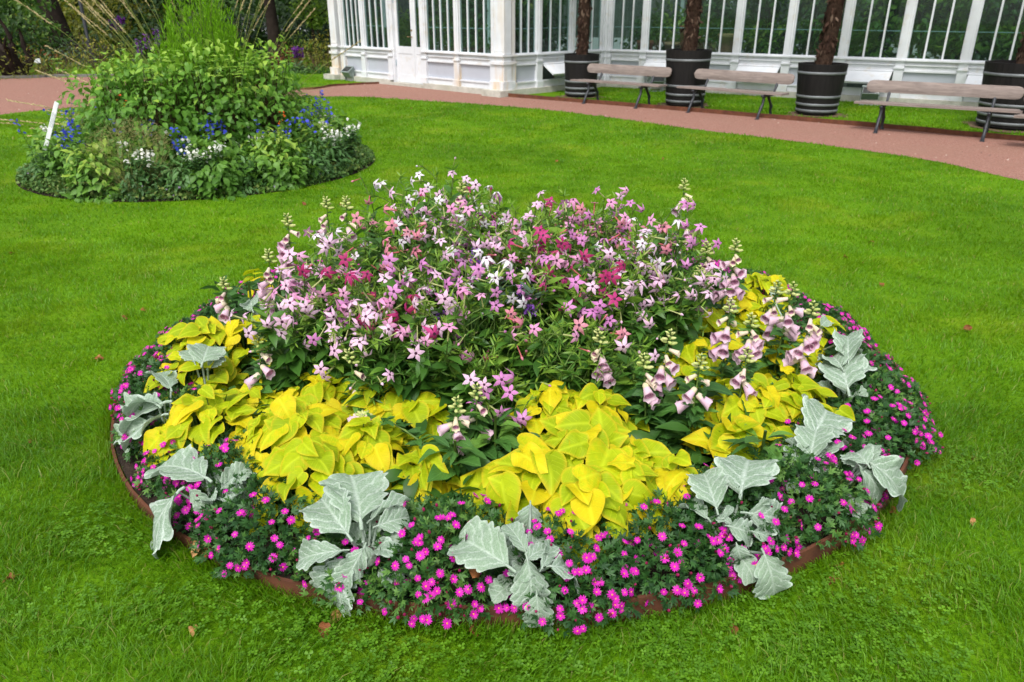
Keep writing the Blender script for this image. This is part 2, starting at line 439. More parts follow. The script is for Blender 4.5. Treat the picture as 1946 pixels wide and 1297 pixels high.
def sow(b, y0, y1, dens, h, w, keep, xr=None, lean=.6):
    if xr is None: xr = lambda y: .74 * y + np.where(np.asarray(y) < 6.5, 3.0, 2.0)
    X = xr(y1); N = int(2 * X * (y1 - y0) * dens)
    xs = rng.uniform(-X, X, N); ys = rng.uniform(y0, y1, N)
    m = np.abs(xs) < xr(ys)
    # tufts
    tuft = .5 + .5 * np.sin(xs * 7.3 + 2 * np.sin(ys * 5.1)) * np.sin(ys * 8.7 + 1.5 * np.sin(xs * 4.3))
    m &= rng.random(N) < .45 + .55 * tuft
    xs, ys = xs[m], ys[m]
    m = keep(np.stack([xs, ys], -1)); xs, ys = xs[m], ys[m]
    tuft = .5 + .5 * np.sin(xs * 7.3 + 2 * np.sin(ys * 5.1)) * np.sin(ys * 8.7 + 1.5 * np.sin(xs * 4.3))
    V, Q, T, R = blades(len(xs), xs, ys, h * (.75 + .6 * tuft), w * (.6 + .7 * rng.random(len(xs))), lean)
    b.add(V, [Q, T], 0, R)

def on_lawn(p):
    d1 = np.hypot(p[:, 0] - BC[0], p[:, 1] - BC[1]); d2 = np.hypot(p[:, 0] - LC[0], p[:, 1] - LC[1])
    return (d1 > BR + .012) & (d2 > LR + .01) & inside(p, LAWN_MAIN)
gb = MB()
sow(gb, .7, 3.2, 19000, .034, .0034, on_lawn, lean=1.1)
sow(gb, 3.2, 6, 7000, .027, .005, on_lawn, lean=.9)
sow(gb, 6, 10.5, 2600, .024, .008, on_lawn)
sow(gb, 10.5, 17.5, 1000, .03, .013, on_lawn)
def off_path(p):
    r = ~inside(p, path_out) & ~inside(p, LAWN_MAIN) & (p[:, 0] > -8) & (p[:, 1] < 25)
    for i in range(3):   # keep clear of the house walls
        a, c_ = HOUSE_LINE[i], HOUSE_LINE[i + 1]; e = c_ - a; nrm_ = np.array([e[1], -e[0]]) / np.hypot(*e)
        if nrm_ @ (-a) < 0: nrm_ = -nrm_
        if i != 1: r &= ((p - a) @ nrm_ > .16) | ((p - a) @ e < -.3 * (e @ e) * (i == 0)) | ((p[:, 0] > CORNER[0] + 1.2) & (i == 0)) | ((p[:, 0] < CORNER[0]) & (i == 2))
    for px, py, rb in ((1103, 187, .325), (1300, 205, .36), (1549, 222, .345), (1918, 250, .49)):
        f = G(px, py)[:2]; c_ = f + f / np.hypot(*f) * rb; r &= np.hypot(p[:, 0] - c_[0], p[:, 1] - c_[1]) > rb + .1
    return r
HOUSE_LINE = [G(640, 150)[:2], CORNER + np.array([-.02, .12]), G(1147, 164)[:2], G(1147, 164)[:2] + (G(1840, 206)[:2] - G(1147, 164)[:2]) * 1.7]
sow(gb, 8.5, 24, 800, .032, .014, off_path)
fa = rng.uniform(0, 2 * PI, 15000); fr_ = BR + .014 + .05 * rng.random(15000) ** 1.5; fk = rng.random(15000) < np.where(np.cos(fa) < .05, 1.0, .35)   # longer uncut fringe along the steel edge
V, Q, T, R = blades(fk.sum(), (BC[0] + fr_ * np.cos(fa))[fk], (BC[1] + fr_ * np.sin(fa))[fk], np.where(np.cos(fa) < .05, .058, .042)[fk], .0036 * np.ones(fk.sum()), .5); gb.add(V, [Q, T], 0, R)
tag(gb.build('grass', M_BLADE), 'short mown green grass of the round lawn', 'grass', None, 'stuff')
# ------------------------------------------------------------------ glasshouse
k = NT('white_paint'); p = k.pos(); sx = k.n('SeparateXYZ'); k.t.links.new(p, sx.inputs[0])
c = k.mix(k.ramp(k.noise(3, 4, vec=p), .3, .7), (.56, .575, .60), (.66, .675, .70))
stain = k.math('MULTIPLY', k.ramp(k.noise(7, 5, vec=p), .56, .72), .35)
c = k.mix(stain, c, (.50, .40, .26))
M_WHITE = k.done(k.bsdf(c, .45, .4, 0, k.bump(k.noise(25, 3, vec=p), .1, .004)))
k = NT('stained_paint'); p = k.pos()
mp = k.n('Mapping'); k.t.links.new(p, mp.inputs[0]); mp.inputs['Scale'].default_value = (7, 7, 1.1)
sx = k.n('SeparateXYZ'); k.t.links.new(p, sx.inputs[0])
c = k.mix(k.ramp(k.noise(3, 4, vec=p), .3, .7), (.56, .575, .60), (.66, .675, .70))
low = k.math('SUBTRACT', 1.0, k.ramp(sx.outputs[2], .05, .75), clamp=True)
f = k.math('MULTIPLY', k.ramp(k.noise(1.0, 5, vec=mp.outputs[0]), .42, .66), k.math('ADD', .25, k.math('MULTIPLY', low, .75)))
c = k.mix(f, c, (.55, .36, .14))
M_STAIN = k.done(k.bsdf(c, .55, .3))
M_PANEL = plain('grey_white_panel', (.40, .42, .47), .5, .4, var=.06, scale=2)
k = NT('plinth_stone'); p = k.pos()
c = k.mix(k.ramp(k.noise(6, 5, vec=p), .3, .7), (.34, .33, .28), (.52, .50, .44)); c = k.mix(k.math('MULTIPLY', k.ramp(k.noise(3, 4, vec=p), .55, .75), .6), c, (.26, .27, .16))
M_STONE = k.done(k.bsdf(c, .9, .2, 0, k.bump(k.noise(30, 4, vec=p), .6, .01)))
k = NT('window_glass')
tr = k.n('BsdfTransparent', Color=(.72, .82, .80)); gl = k.n('BsdfGlossy', Color=(.9, 1, .98), Roughness=.03)
fr = k.n('LayerWeight', Blend=.5); mx = k.n('MixShader'); k.t.links.new(k.math('ADD', k.math('MULTIPLY', k.math('POWER', fr.outputs['Facing'], 4.0), .35), .025, clamp=True), mx.inputs[0])
k.t.links.new(tr.outputs[0], mx.inputs[1]); k.t.links.new(gl.outputs[0], mx.inputs[2])
df = k.n('BsdfDiffuse', Color=(.42, .50, .49)); m2 = k.n('MixShader', Fac=.016); k.t.links.new(mx.outputs[0], m2.inputs[1]); k.t.links.new(df.outputs[0], m2.inputs[2]); M_GLASS = k.done(m2.outputs[0])  # grey haze of dirty glass, standing in for pale reflections
k = NT('shaded_glass'); tr = k.n('BsdfTransparent', Color=(.7, .75, .7)); df = k.n('BsdfDiffuse', Color=(.5, .52, .5)); mx = k.n('MixShader', Fac=.35); k.t.links.new(tr.outputs[0], mx.inputs[1]); k.t.links.new(df.outputs[0], mx.inputs[2]); M_SHADED = k.done(mx.outputs[0])  # unseen roof panes made partly opaque to dim the interior
M_DARK = plain('dark_iron', (.018, .020, .026), .5, .5, var=.2)
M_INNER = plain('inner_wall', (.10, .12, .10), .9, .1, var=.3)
M_BRASS = plain('dull_brass', (.30, .22, .10), .4, .5, .8)
M_ZINC = plain('zinc_bar', (.32, .40, .44), .5, .5, .3)

GH = thing('glasshouse', 'white Victorian glasshouse with tall narrow panes, grey apron panels and a white door', 'glasshouse')

def hit(px, a, b):
    """distance along wall a-b (ground line) seen at column px"""
    d = ray(px, 100)[:2]; e = b - a
    A = np.array([[d[0], -e[0]], [d[1], -e[1]]]); t, s = np.linalg.solve(A, a)
    return s * np.linalg.norm(e)

WA = G(640, 150)[:2]; WB = CORNER + np.array([-.02, .12]); WC = G(1147, 164)[:2]
WD = WC + nrm(G(1840, 206)[:2] - WC) * 14.0
ZT = 3.9        # height of the eaves

class Wall:
    def __init__(self, a, b):
        self.a = np.asarray(a, float); self.b = np.asarray(b, float); self.L = np.linalg.norm(self.b - self.a)
        e = (self.b - self.a) / self.L; n = np.array([e[1], -e[0]])
        if n @ (-self.a) < 0: n = -n
        self.M = np.eye(4); self.M[:3, 0] = [*e, 0]; self.M[:3, 1] = [*n, 0]; self.M[:3, 2] = [0, 0, 1]; self.M[:3, 3] = [*self.a, 0]
        self.n = n; self.e = e
    def box(self, mb, s0, s1, n0, n1, z0, z1, mat=0): mb.box(s0, s1, n0, n1, z0, z1, mat, self.M)

def make_post(w, s, wd=.15, stained=False):
    b = MB(); h = wd / 2
    w.box(b, s - h * 1.35, s + h * 1.35, -.05, .10, .12, .25)
    w.box(b, s - h * 1.15, s + h * 1.15, -.05, .075, .25, .66)
    w.box(b, s - h * 1.3, s + h * 1.3, -.05, .10, .66, .69)
    w.box(b, s - h * 1.1, s + h * 1.1, -.05, .07, .69, .80)
    w.box(b, s - h * 1.3, s + h * 1.3, -.05, .11, .80, .83)
    w.box(b, s - h, s + h, -.05, .055, .83, ZT)
    w.box(b, s - h * .45, s + h * .45, .055, .075, .83, ZT)
    b.build('post', M_STAIN if stained else M_WHITE, GH, False)

def make_bay(w, s0, s1, panes, vent=False):
    """one bay between post edges: apron, sill and window"""
    b = MB()
    w.box(b, s0, s1, -.04, .03, .12, .235); w.box(b, s0, s1, -.04, .055, .235, .265)
    w.box(b, s0, s1, -.04, .02, .63, .80); w.box(b, s0, s1, -.04, .045, .60, .63); w.box(b, s0, s1, -.04, .05, .715, .74)
    if not vent: pass
    fr = b.build('apron', M_WHITE, GH, False)
    if not vent:
        q = MB(); w.box(q, s0 + .002, s1 - .002, -.035, -.005, .265, .60); q.build('panel', M_PANEL, fr, False)
    else:
        q = MB(); a = math.radians(58); z1 = .59; L = .40
        q.box(s0 + .03, s1 - .03, 0, .025, -L, 0); q.box(s0 + .02, s1 - .02, .025, .04, -L, -L + .03); q.box(s0 + .02, s1 - .02, .025, .04, -.03, 0)
        T = np.eye(4); T[1:3, 1:3] = [[math.cos(a), -math.sin(a)], [math.sin(a), math.cos(a)]]; T[1, 3] = .035; T[2, 3] = z1
        R = np.eye(4); R[1, 1] = -1
        for j, v in enumerate(q.V):
            x = v.copy(); y = x[:, 1] * math.cos(a) - x[:, 2] * math.sin(a); z = x[:, 2] * math.cos(a) + x[:, 1] * math.sin(a)
            q.V[j] = np.stack([x[:, 0], y + .05, z + z1], -1) @ w.M[:3, :3].T + w.M[:3, 3]
        q.build('vent_flap', M_WHITE, GH, False)
        q = MB(); w.box(q, s0, s1, -.5, -.47, .2, .62); q.build('vent_recess', M_INNER, fr, False)
    b = MB(); w.box(b, s0, s1, -.06, .085, .80, .825); w.box(b, s0, s1, -.06, .03, .825, .85)
    b.build('sill', M_WHITE, GH, False)
    b = MB(); step = (s1 - s0) / panes
    w.box(b, s0, s0 + .02, -.04, .012, .85, ZT); w.box(b, s1 - .02, s1, -.04, .012, .85, ZT)
    for i in range(1, panes): w.box(b, s0 + i * step - .017, s0 + i * step + .017, -.03, .012, .85, ZT)
    fw = b.build('window_frame', M_WHITE, GH, False)
    q = MB(); w.box(q, s0 + .03, s1 - .03, -.022, -.014, 1.33, 1.347); w.box(q, s0 + .03, s1 - .03, -.022, -.014, 2.3, 2.317); q.build('glazing_bar', M_ZINC, fw, False)
    q = MB()
    for i in range(panes):
        a0 = s0 + (.02 if i == 0 else i * step + .017); a1 = s0 + ((i + 1) * step - .017 if i < panes - 1 else s1 - s0 - .02)
        w.box(q, a0, a1, -.008, -.003, .85, ZT)
    q.build('pane', M_GLASS, fw, False)

def wall_run(w, edges, panes, vents, stained=()):
    """edges: post centres along the wall"""
    for i in range(len(edges) - 1):
        if panes[i]: make_bay(w, edges[i] + .075, edges[i + 1] - .075, panes[i], vents[i])
    for i, s in enumerate(edges):
        make_post(w, s, stained=i in stained)

w1 = Wall(WA, WB); w2 = Wall(WB, WC); w3 = Wall(WC, WD)
h1 = lambda px: hit(px, WA, WB)
dl, dr = h1(748), h1(806)
s_first, s_last = h1(655), w1.L - .22
e1 = [s_first, h1(694), dl - .06]; wall_run(w1, e1, [4, 4], [0, 0], (0,))
e1b = [dr + .06, h1(871), s_last]; wall_run(w1, e1b, [4, 4], [0, 0], (1,))
e2 = [.24, hit(1022, WB, WC), hit(1085, WB, WC), w2.L - .12]; wall_run(w2, e2, [3, 3, 3], [0, 1, 0], (0,))
bay3 = (hit(1838, WC, WD) - hit(1224, WC, WD)) / 6
e3 = [.1, hit(1224, WC, WD)] + [hit(1224, WC, WD) + bay3 * (i + 1) for i in range(9)]
wall_run(w3, e3, [3] * 10, [0, 1, 0, 1, 0, 1, 0, 1, 0, 1])
# bases
for w, s0, s1 in ((w1, -.1, dl - .05), (w1, dr + .05, w1.L), (w2, 0, w2.L), (w3, 0, w3.L)):
    b = MB(); w.box(b, s0, s1, -.3, .12 if w is not w3 else .10, -.05, .12); b.build('stone_base', M_STONE, GH, False)
# corner pillars: chamfered piers of two faces
def pier(w, s, wd, stained):
    b = MB()
    for z0, z1, g in ((.12, .30, .10), (.30, .64, .05), (.64, .70, .09), (.70, .80, .05), (.80, .84, .10), (.84, ZT, .03)):
        w.box(b, s - wd / 2 - g * .6, s + wd / 2 + g * .6, -.15, .03 + g, z0, z1)
    for i in range(4): w.box(b, s - wd / 2 + .03 + i * wd * .26, s - wd / 2 + .06 + i * wd * .26, .06, .075, .90, .93)
    b.build('corner_post', M_STAIN if stained else M_WHITE, GH, False)
    b = MB(); w.box(b, s - wd / 2 - .14, s + wd / 2 + .14, -.2, .30, -.05, .13); b.build('stone_base', M_STONE, GH, False)
pier(w1, .10, .24, True); pier(w1, w1.L - .06, .30, True)
b = MB()
for z0, z1, g in ((.131, .30, .09), (.30, .64, .04), (.64, .70, .08), (.70, .80, .04), (.80, .84, .09), (.84, ZT, .02)):
    w2.box(b, -.05, .22 + g * .5, -.12, .03 + g, z0, z1)
b.build('corner_post', M_STAIN, GH, False)
b = MB(); b.tube([[*(WC - .10 * np.array([.05, 1])), z] for z in np.linspace(.06, ZT, 8)], .045, 10)
for z in (.5, 1.35, 2.4): b.lathe([(.06, z), (.06, z + .05)], 10, 0, (*(WC - .10 * np.array([.05, 1])), 0))
b.build('downpipe', M_WHITE, GH)
# door with its side leaf
b = MB(); w1.box(b, dl, dl + .07, -.06, .05, .06, 2.35); w1.box(b, dr - .07, dr, -.06, .05, .06, 2.35); w1.box(b, dl - .02, dr + .02, -.06, .10, 2.28, 2.42); w1.box(b, dl, dr, -.06, .03, 2.42, ZT)
b.build('door_frame', M_WHITE, GH, False)
b = MB(); w1.box(b, dl - .05, dr + .05, -.1, .12, -.02, .075); b.build('threshold', M_STONE, GH, False)
dm = dl + .07 + (dr - dl - .14) * .70
def leaf_door(s0, s1, st, handle):
    b = MB()
    w1.box(b, s0, s0 + st, -.06, -.018, .08, 2.28); w1.box(b, s1 - st, s1, -.06, -.018, .08, 2.28)
    for z0, z1 in ((.08, .26), (.74, .90), (2.12, 2.28)): w1.box(b, s0 + st, s1 - st, -.06, -.018, z0, z1)
    w1.box(b, s0 + st, s1 - st, -.045, -.028, .26, .74)
    d = b.build('door', M_WHITE, GH, False)
    q = MB(); w1.box(q, s0 + st, s1 - st, -.045, -.040, .90, 2.12); q.build('pane', M_GLASS, d, False)
    if handle:
        q = MB(); P0 = lambda s, n, z: (w1.M @ np.array([s, n, z, 1]))[:3]
        q.tube([P0(s1 - .06, -.02, 1.12), P0(s1 - .06, .04, 1.12)], .014, 8); q.tube([P0(s1 - .06, .035, 1.12), P0(s1 - .17, .035, 1.12)], .011, 8)
        q.tube([P0(s1 - .06, -.02, 1.26), P0(s1 - .06, .0, 1.26)], .022, 8); q.build('handle', M_BRASS, d)
    for z in (.45, 1.85):
        q = MB(); w1.box(q, (s0 - .02) if handle else (s1 - .01), (s0 + .01) if handle else (s1 + .02), -.018, .006, z, z + .14); q.build('hinge', M_ZINC, d, False)
leaf_door(dl + .072, dm - .004, .10, True); leaf_door(dm + .004, dr - .072, .07, False)
# rest of the house: far walls, inner floor, glazed roof
inn = -w3.n
far3 = WD + inn * 7.0; farC = WC + inn * 9.0; farA = WA + inn * 9.5
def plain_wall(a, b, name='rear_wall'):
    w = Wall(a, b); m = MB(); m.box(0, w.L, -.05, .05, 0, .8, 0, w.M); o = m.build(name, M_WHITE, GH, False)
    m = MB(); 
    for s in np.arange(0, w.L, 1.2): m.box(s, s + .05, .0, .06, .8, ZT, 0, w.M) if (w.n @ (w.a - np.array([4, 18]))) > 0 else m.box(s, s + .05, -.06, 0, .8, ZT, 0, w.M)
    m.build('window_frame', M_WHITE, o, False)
    m = MB(); m.box(0, w.L, -.02, .02, .8, ZT, 0, w.M); m.build('panel', M_INNER, o, False)  # solid dark sheet instead of glazing, added to darken the interior
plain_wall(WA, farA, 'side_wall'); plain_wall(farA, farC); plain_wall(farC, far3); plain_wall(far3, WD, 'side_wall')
foot = [WA, WB, WC, WD, far3, farC, farA]
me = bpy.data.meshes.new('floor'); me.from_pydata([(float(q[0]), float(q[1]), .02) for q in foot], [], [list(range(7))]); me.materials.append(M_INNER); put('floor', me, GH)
# roof: glazed slopes rising from the eaves to a ridge, with ribs
def slope(a, b, ra, rb, zr):
    n = max(2, int(np.linalg.norm(b - a) / .9)); m = MB(); g = MB()
    for t in np.linspace(0, 1, n + 1):
        p0 = np.array([*(a + (b - a) * t), ZT]); p1 = np.array([*(ra + (rb - ra) * t), zr]); m.tube([p0, (p0 + p1) / 2 + [0, 0, .35], p1], .03, 4)
    m.tube([[*a, ZT], [*b, ZT]], .10, 6)
    o = m.build('roof', M_WHITE, GH, False)
    V = [[*a, ZT], [*b, ZT], [*((b + rb) / 2), (ZT + zr) / 2 + .33], [*((a + ra) / 2), (ZT + zr) / 2 + .33], [*rb, zr], [*ra, zr]]
    g.add(V, np.array([[0, 1, 2, 3], [3, 2, 4, 5]])); g.build('pane', M_SHADED, o, False)
rA, rB = (WA + farA) / 2 + inn * .0, (WB + farC) / 2; r3a, r3b = (WC + farC) / 2, (WD + far3) / 2
slope(WA, WB, rA, rB, 6.5); slope(WB, WC, rB, r3a, 6.5); slope(WC, WD, r3a, r3b, 5.6); slope(farA, farC, rA, rB, 6.5); slope(farC, far3, r3a, r3b, 5.6)
# inner columns and a pale blind behind the left windows
for px, dpt in ((1000, 1.2), (1062, 1.6), (1240, 1.5), (1262, 2.4), (1325, 1.8), (712, 1.5)):
    w = w1 if px < 940 else (w2 if px < 1147 else w3); s = hit(px, w.a, w.b); q = w.a + w.e * s - w.n * dpt
    b = MB(); b.tube([[q[0], q[1], z] for z in (.02, 2, ZT)], .05, 8); b.build('column', M_WHITE, GH)
b = MB(); w1.box(b, h1(712), h1(740), -.35, -.34, 1.30, 2.6); tag(b.build('window_notice', plain('notice_paper', (.45, .43, .47), .9, .1), smooth=False), 'pale paper sheet hanging inside the window left of the glasshouse door', 'notice')

# ------------------------------------------------------------------ benches
k = NT('weathered_wood')
mp = k.n('Mapping'); k.t.links.new(k.n('TexCoord').outputs['Object'], mp.inputs[0]); mp.inputs['Scale'].default_value = (1.5, 14, 14)
f = k.noise(2.2, 6, .6, vec=mp.outputs[0], dist=1.0); f2 = k.noise(3, 3)
c = k.mix(k.ramp(f, .32, .68), (.125, .098, .084), (.26, .21, .182)); c = k.mix(k.math('MULTIPLY', k.ramp(f2, .5, .8), .4), c, (.34, .29, .265))
c = k.mix(k.math('MULTIPLY', k.n('ObjectInfo').outputs['Random'], .3), c, (.25, .20, .19))
M_WOOD = k.done(k.bsdf(c, .8, .25, 0, k.bump(f, .4, .006)))
def make_bench(mid, rz, label, length=2.08, span=1.36):
    t = thing('park_bench', label, 'bench', (*mid, 0.004), rz, 'benches along the gravel path')
    # local x along the bench, local -y towards the sitter's feet
    b = MB()
    for y0, y1, z, l in ((-.10, .02, .430, length), (.035, .17, .422, length - .06), (.185, .31, .417, length - .1)):
        b.box(-l / 2, l / 2, y0, y1, z - .028, z)
    b.build('seat', M_WOOD, t, False)
    # back: one wide plank with rounded ends, leaning back
    b = MB(); n = 40; hl = length / 2 - .05; pr = []
    xs = np.concatenate([np.linspace(-hl, -hl + .10, 7), np.linspace(-hl + .14, hl - .14, 16), np.linspace(hl - .10, hl, 7)])
    e = np.clip((hl - np.abs(xs)) / .10, 0, 1); hh = .088 * (.30 + .70 * np.sqrt(1 - (1 - e) ** 2))
    ks = np.linspace(-1, 1, 5); V = []
    for side in (0, 1):
        for i, x in enumerate(xs):
            for kk in ks:
                z = .625 + kk * hh[i]; y = .40 + (z - .55) * .22 + .028 * side - .015 * (1 - kk * kk)
                V.append([x, y, z])
    m = len(ks); N = len(xs); i = np.arange(N - 1)[:, None] * m; j = np.arange(m - 1)[None]
    Q = np.stack([i + j, i + j + 1, i + m + j + 1, i + m + j], -1).reshape(-1, 4); o = N * m
    i1 = np.arange(N - 1) * m
    rim = np.concatenate([np.stack([i1, i1 + m, i1 + m + o, i1 + o], -1), np.stack([i1 + m - 1, i1 + 2 * m - 1, i1 + 2 * m - 1 + o, i1 + m - 1 + o], -1), np.stack([np.arange(m - 1), np.arange(1, m), np.arange(1, m) + o, np.arange(m - 1) + o], -1), np.stack([np.arange(m - 1), np.arange(1, m), np.arange(1, m) + o, np.arange(m - 1) + o], -1) + (N - 1) * m])
    b.add(V, [Q, Q[:, ::-1] + o, rim]); b.build('backrest', M_WOOD, t, False)
    for sx_ in (-1, 1):
        x = sx_ * span / 2; b = MB()
        fr = np.array([[x, -.19, 0], [x, -.13, .11], [x, -.09, .17], [x, -.03, .25], [x, -.03, .33], [x, .02, .385]])
        re = np.array([[x, .33, 0], [x, .28, .10], [x, .29, .18], [x, .22, .26], [x, .16, .33], [x, .13, .385]])
        for q in (fr, re): b.tube(q, [.026, .022, .028, .021, .026, .024], 8)
        for q in (fr[2], re[2]): b.lathe([(.001, -.03), (.034, 0), (.001, .03)], 8, 0, q)
        b.box(x - .022, x + .022, -.10, .31, .355, .386); b.box(x - .03, x + .03, -.22, -.15, 0, .012); b.box(x - .03, x + .03, .30, .37, 0, .012)
        b.build('leg', M_DARK, t)
        b = MB(); b.tube([[x, .20, .37], [x, .33, .40], [x, .36, .45], [x, .40, .51], [x, .432, .59], [x, .445, .66]], [.022, .022, .018, .024, .02, .016], 8); b.build('back_support', M_DARK, t)
    return t
f1 = (G(1109, 198) + G(1207, 207)) / 2; f2 = (G(1307, 215) + G(1438, 228)) / 2; f3 = (G(1663, 254) + G(1866, 270)) / 2
for fm, a, b_, lab in ((f1, (1109, 198), (1207, 207), 'weathered wooden bench with dark iron legs before the smallest palm tub, farthest along the path'),
                   (f2, (1307, 215), (1438, 228), 'greyish wooden bench with dark iron legs between the second and third palm tubs'),
                   (f3, (1663, 254), (1866, 270), 'wooden bench with grain-streaked curved backrest in front of the largest black tub')):
    d = nrm((G(*b_) - G(*a))[:2]); rz = math.atan2(d[1], d[0]); n = np.array([-d[1], d[0]])
    make_bench(fm[:2] + n * .19, rz, lab, span=float(np.clip(np.linalg.norm(G(*b_) - G(*a)), 1.2, 1.45)), length=2.02 if fm is not f3 else 2.2)
q = G(1930, 221, .43)[:2]; d = nrm((G(1866, 270) - G(1663, 254))[:2]); make_bench(q + d * 1.02 + np.array([-d[1], d[0]]) * .1, math.atan2(d[1], d[0]), 'bench at the right picture edge showing only the end of its seat')

# ------------------------------------------------------------------ tubs and palms
k = NT('black_staves'); oc = k.n('TexCoord').outputs['Object']; sp = k.n('SeparateXYZ'); k.t.links.new(oc, sp.inputs[0])
an = k.math('ARCTAN2', sp.outputs[1], sp.outputs[0]); st = k.math('ABSOLUTE', k.math('SINE', k.math('MULTIPLY', an, 13.0)))
mp = k.n('Mapping'); k.t.links.new(oc, mp.inputs[0]); mp.inputs['Scale'].default_value = (9, 9, 1)
c = k.mix(k.ramp(k.noise(2, 4, vec=mp.outputs[0]), .3, .7), (.004, .0034, .0036), (.011, .009, .0085))
M_STAVE = k.done(k.bsdf(c, .7, .25, 0, k.bump(k.ramp(st, 0, .12), .6, .01)))
M_HOOP = plain('zinc_hoop', (.15, .16, .165), .55, .4, .3, var=.25, scale=5)
M_FIBRE = leafmat('palm_fibre', (.020, .011, .008), (.060, .033, .022), (.13, .09, .065), .9, .1, 0, None, 6, 0, 0, .5)
M_BARK = plain('palm_core', (.030, .018, .012), .95, .1, var=.5, scale=30, bump=1)
M_FROND = leafmat('palm_frond', (.02, .07, .02), (.05, .13, .03), None, .5, .3, .2)
def make_tub(c, rt, rb, h, lab):
    t = thing('plant_tub', lab, 'tub', (*c, 0.0), 0, 'black palm tubs beside the benches')
    pr = lambda z: rb + (rt - rb) * (z - .04) / (h - .04)
    b = MB(); b.lathe([(rb * .9, .0), (rb * .9, .04), (rb, .04)] + [(pr(z), z) for z in np.linspace(.04, h, 7)] + [(rt - .04, h), (pr(h - .10) - .04, h - .10)], 40); b.build('barrel', M_STAVE, t, False)
    for q in (.10, .22, .375, .83):
        z = q * h; b = MB(); b.lathe([(pr(z) + .002, z - .022), (pr(z) + .008, z - .020), (pr(z) + .008, z + .020), (pr(z) + .002, z + .022)], 40); b.build('hoop', M_HOOP, t)
    b = MB(); b.lathe([(pr(h - .10) - .045, h - .10), (.05, h - .07), (.001, h - .07)], 24); b.build('soil', M_DRYSOIL, t)
    return t
def make_palm(c, z0, h, r, lean, lab):
    t = thing('potted_palm', lab, 'palm', (*c, z0), 0, 'palms in black tubs')
    n = 12; zz = np.linspace(0, h, n); P = np.stack([lean[0] * zz + .02 * np.sin(zz * 3), lean[1] * zz, zz], -1)
    b = MB(); b.tube(P, r * (1.0 + .08 * np.sin(zz * 9)), 10, 0)
    N = int(620 * h / 2); zs = rng.random(N) * h; a = rng.random(N) * 2 * PI
    pos = np.stack([lean[0] * zs + r * .93 * np.cos(a), lean[1] * zs + r * .93 * np.sin(a), zs], -1)
    d = np.stack([np.cos(a) * .55, np.sin(a) * .55, np.where(rng.random(N) < .5, 1.0, -.7)], -1) + rdir(N, .25)
    b2 = MB(); b2.scatter(NARROW[1], frames(pos, d, np.stack([np.cos(a), np.sin(a), 0 * a], -1) + rdir(N, .2), .07 + .07 * rng.random(N), 1.9))
    o = b.build('trunk', M_BARK, t); b2.build('fibre', M_FIBRE, o)
    b = MB()
    for i in range(26):
        a = i * 2.4; el = .9 - 1.5 * i / 26; dirv = np.array([math.cos(a) * math.cos(el), math.sin(a) * math.cos(el), math.sin(el)])
        base = P[-1] + dirv * .05; tip = base + dirv * .6; b.tube([base, tip - [0, 0, .03]], .012, 4)
        side = nrm(np.cross(dirv, [0, 0, 1])); up = np.cross(side, dirv)
        fa = np.linspace(-1.5, 1.5, 22); dd = np.cos(fa)[:, None] * dirv + np.sin(fa)[:, None] * side
        b.scatter(NARROW[1], frames(np.repeat(tip[None], 22, 0), dd, np.repeat(up[None], 22, 0), .5, .6))
    b.build('crown', M_FROND, t)
tubs = [(1103, 187, .37, .325, .86, (1101, 0), 'smallest black barrel tub with grey hoops beside the far bench', 'slimmest palm trunk in the small tub near the corner of the glasshouse'),
        (1300, 205, .43, .36, 1.02, (1304, 0), 'black barrel tub with grey hoops standing between the far bench and the middle bench', 'brown shaggy palm trunk in the tub between the far and middle benches'),
        (1549, 222, .415, .345, .86, (1577, 0), 'black barrel tub with grey hoops alone between the middle and near benches', 'palm trunk with bleached fibres on its left side, in the lone tub'),
        (1918, 250, .56, .49, .98, (1946, 0), 'largest black barrel tub, cut off by the picture edge behind the near bench', 'thick palm trunk with pale leaf stubs in the largest tub')]
for px, py, rt, rb, h, top, l1, l2 in tubs:
    fpt = G(px, py)[:2]; c = fpt + nrm(fpt) * rb
    make_tub(c, rt, rb, h, l1)
    ww = rb + .16 + .07 * np.sin(th * 3 + px) + .04 * np.sin(th * 7 + py); sheet('worn_ground', np.stack([c[0] + ww * np.cos(th), c[1] + ww * np.sin(th)], -1), .0085, M_DRYSOIL)
    make_palm(c, h - .08, 2.6, .115 if px < 1200 else (.13 if px < 1800 else .15), (.02, .01) if px < 1500 else (.06, .02), l2)

# ------------------------------------------------------------------ ground spotlights
M_LAMP = plain('grey_lamp_housing', (.22, .26, .25), .45, .4, .2); M_LENS = plain('dark_lens', (.02, .022, .022), .15, .6)
def spotlight(px, py, rz, lab):
    c = G(px, py); t = thing('ground_spotlight', lab, 'spotlight', (c[0], c[1], 0), rz, 'ground spotlights by the glasshouse')
    b = MB(); T = np.eye(4); a = math.radians(-35); T[1:3, 1:3] = [[math.cos(a), -math.sin(a)], [math.sin(a), math.cos(a)]]; T[2, 3] = .2
    b.box(-.15, .15, -.11, .11, -.05, .09, 0, T); b.box(-.165, .165, -.125, .125, .09, .115, 0, T); b.build('housing', M_LAMP, t, False)
    b = MB(); b.box(-.13, .13, -.09, .09, .116, .12, 0, T); b.box(-.14, .14, -.118, -.111, -.04, .08, 0, T); b.build('lens', M_LENS, t, False)
    b = MB(); b.box(-.17, -.155, -.03, .03, 0, .22); b.box(.155, .17, -.03, .03, 0, .22); b.box(-.17, .17, -.05, .05, .0, .015); b.build('bracket', M_LAMP, t, False)
spotlight(665, 154, 2.4, 'small dark spotlight on the grass at the left corner of the glasshouse')
spotlight(1246, 174, .3, 'grey spotlight behind the far bench next to a barrel tub')
spotlight(1650, 200, -.4, 'grey spotlight on the grass just left of the near bench')

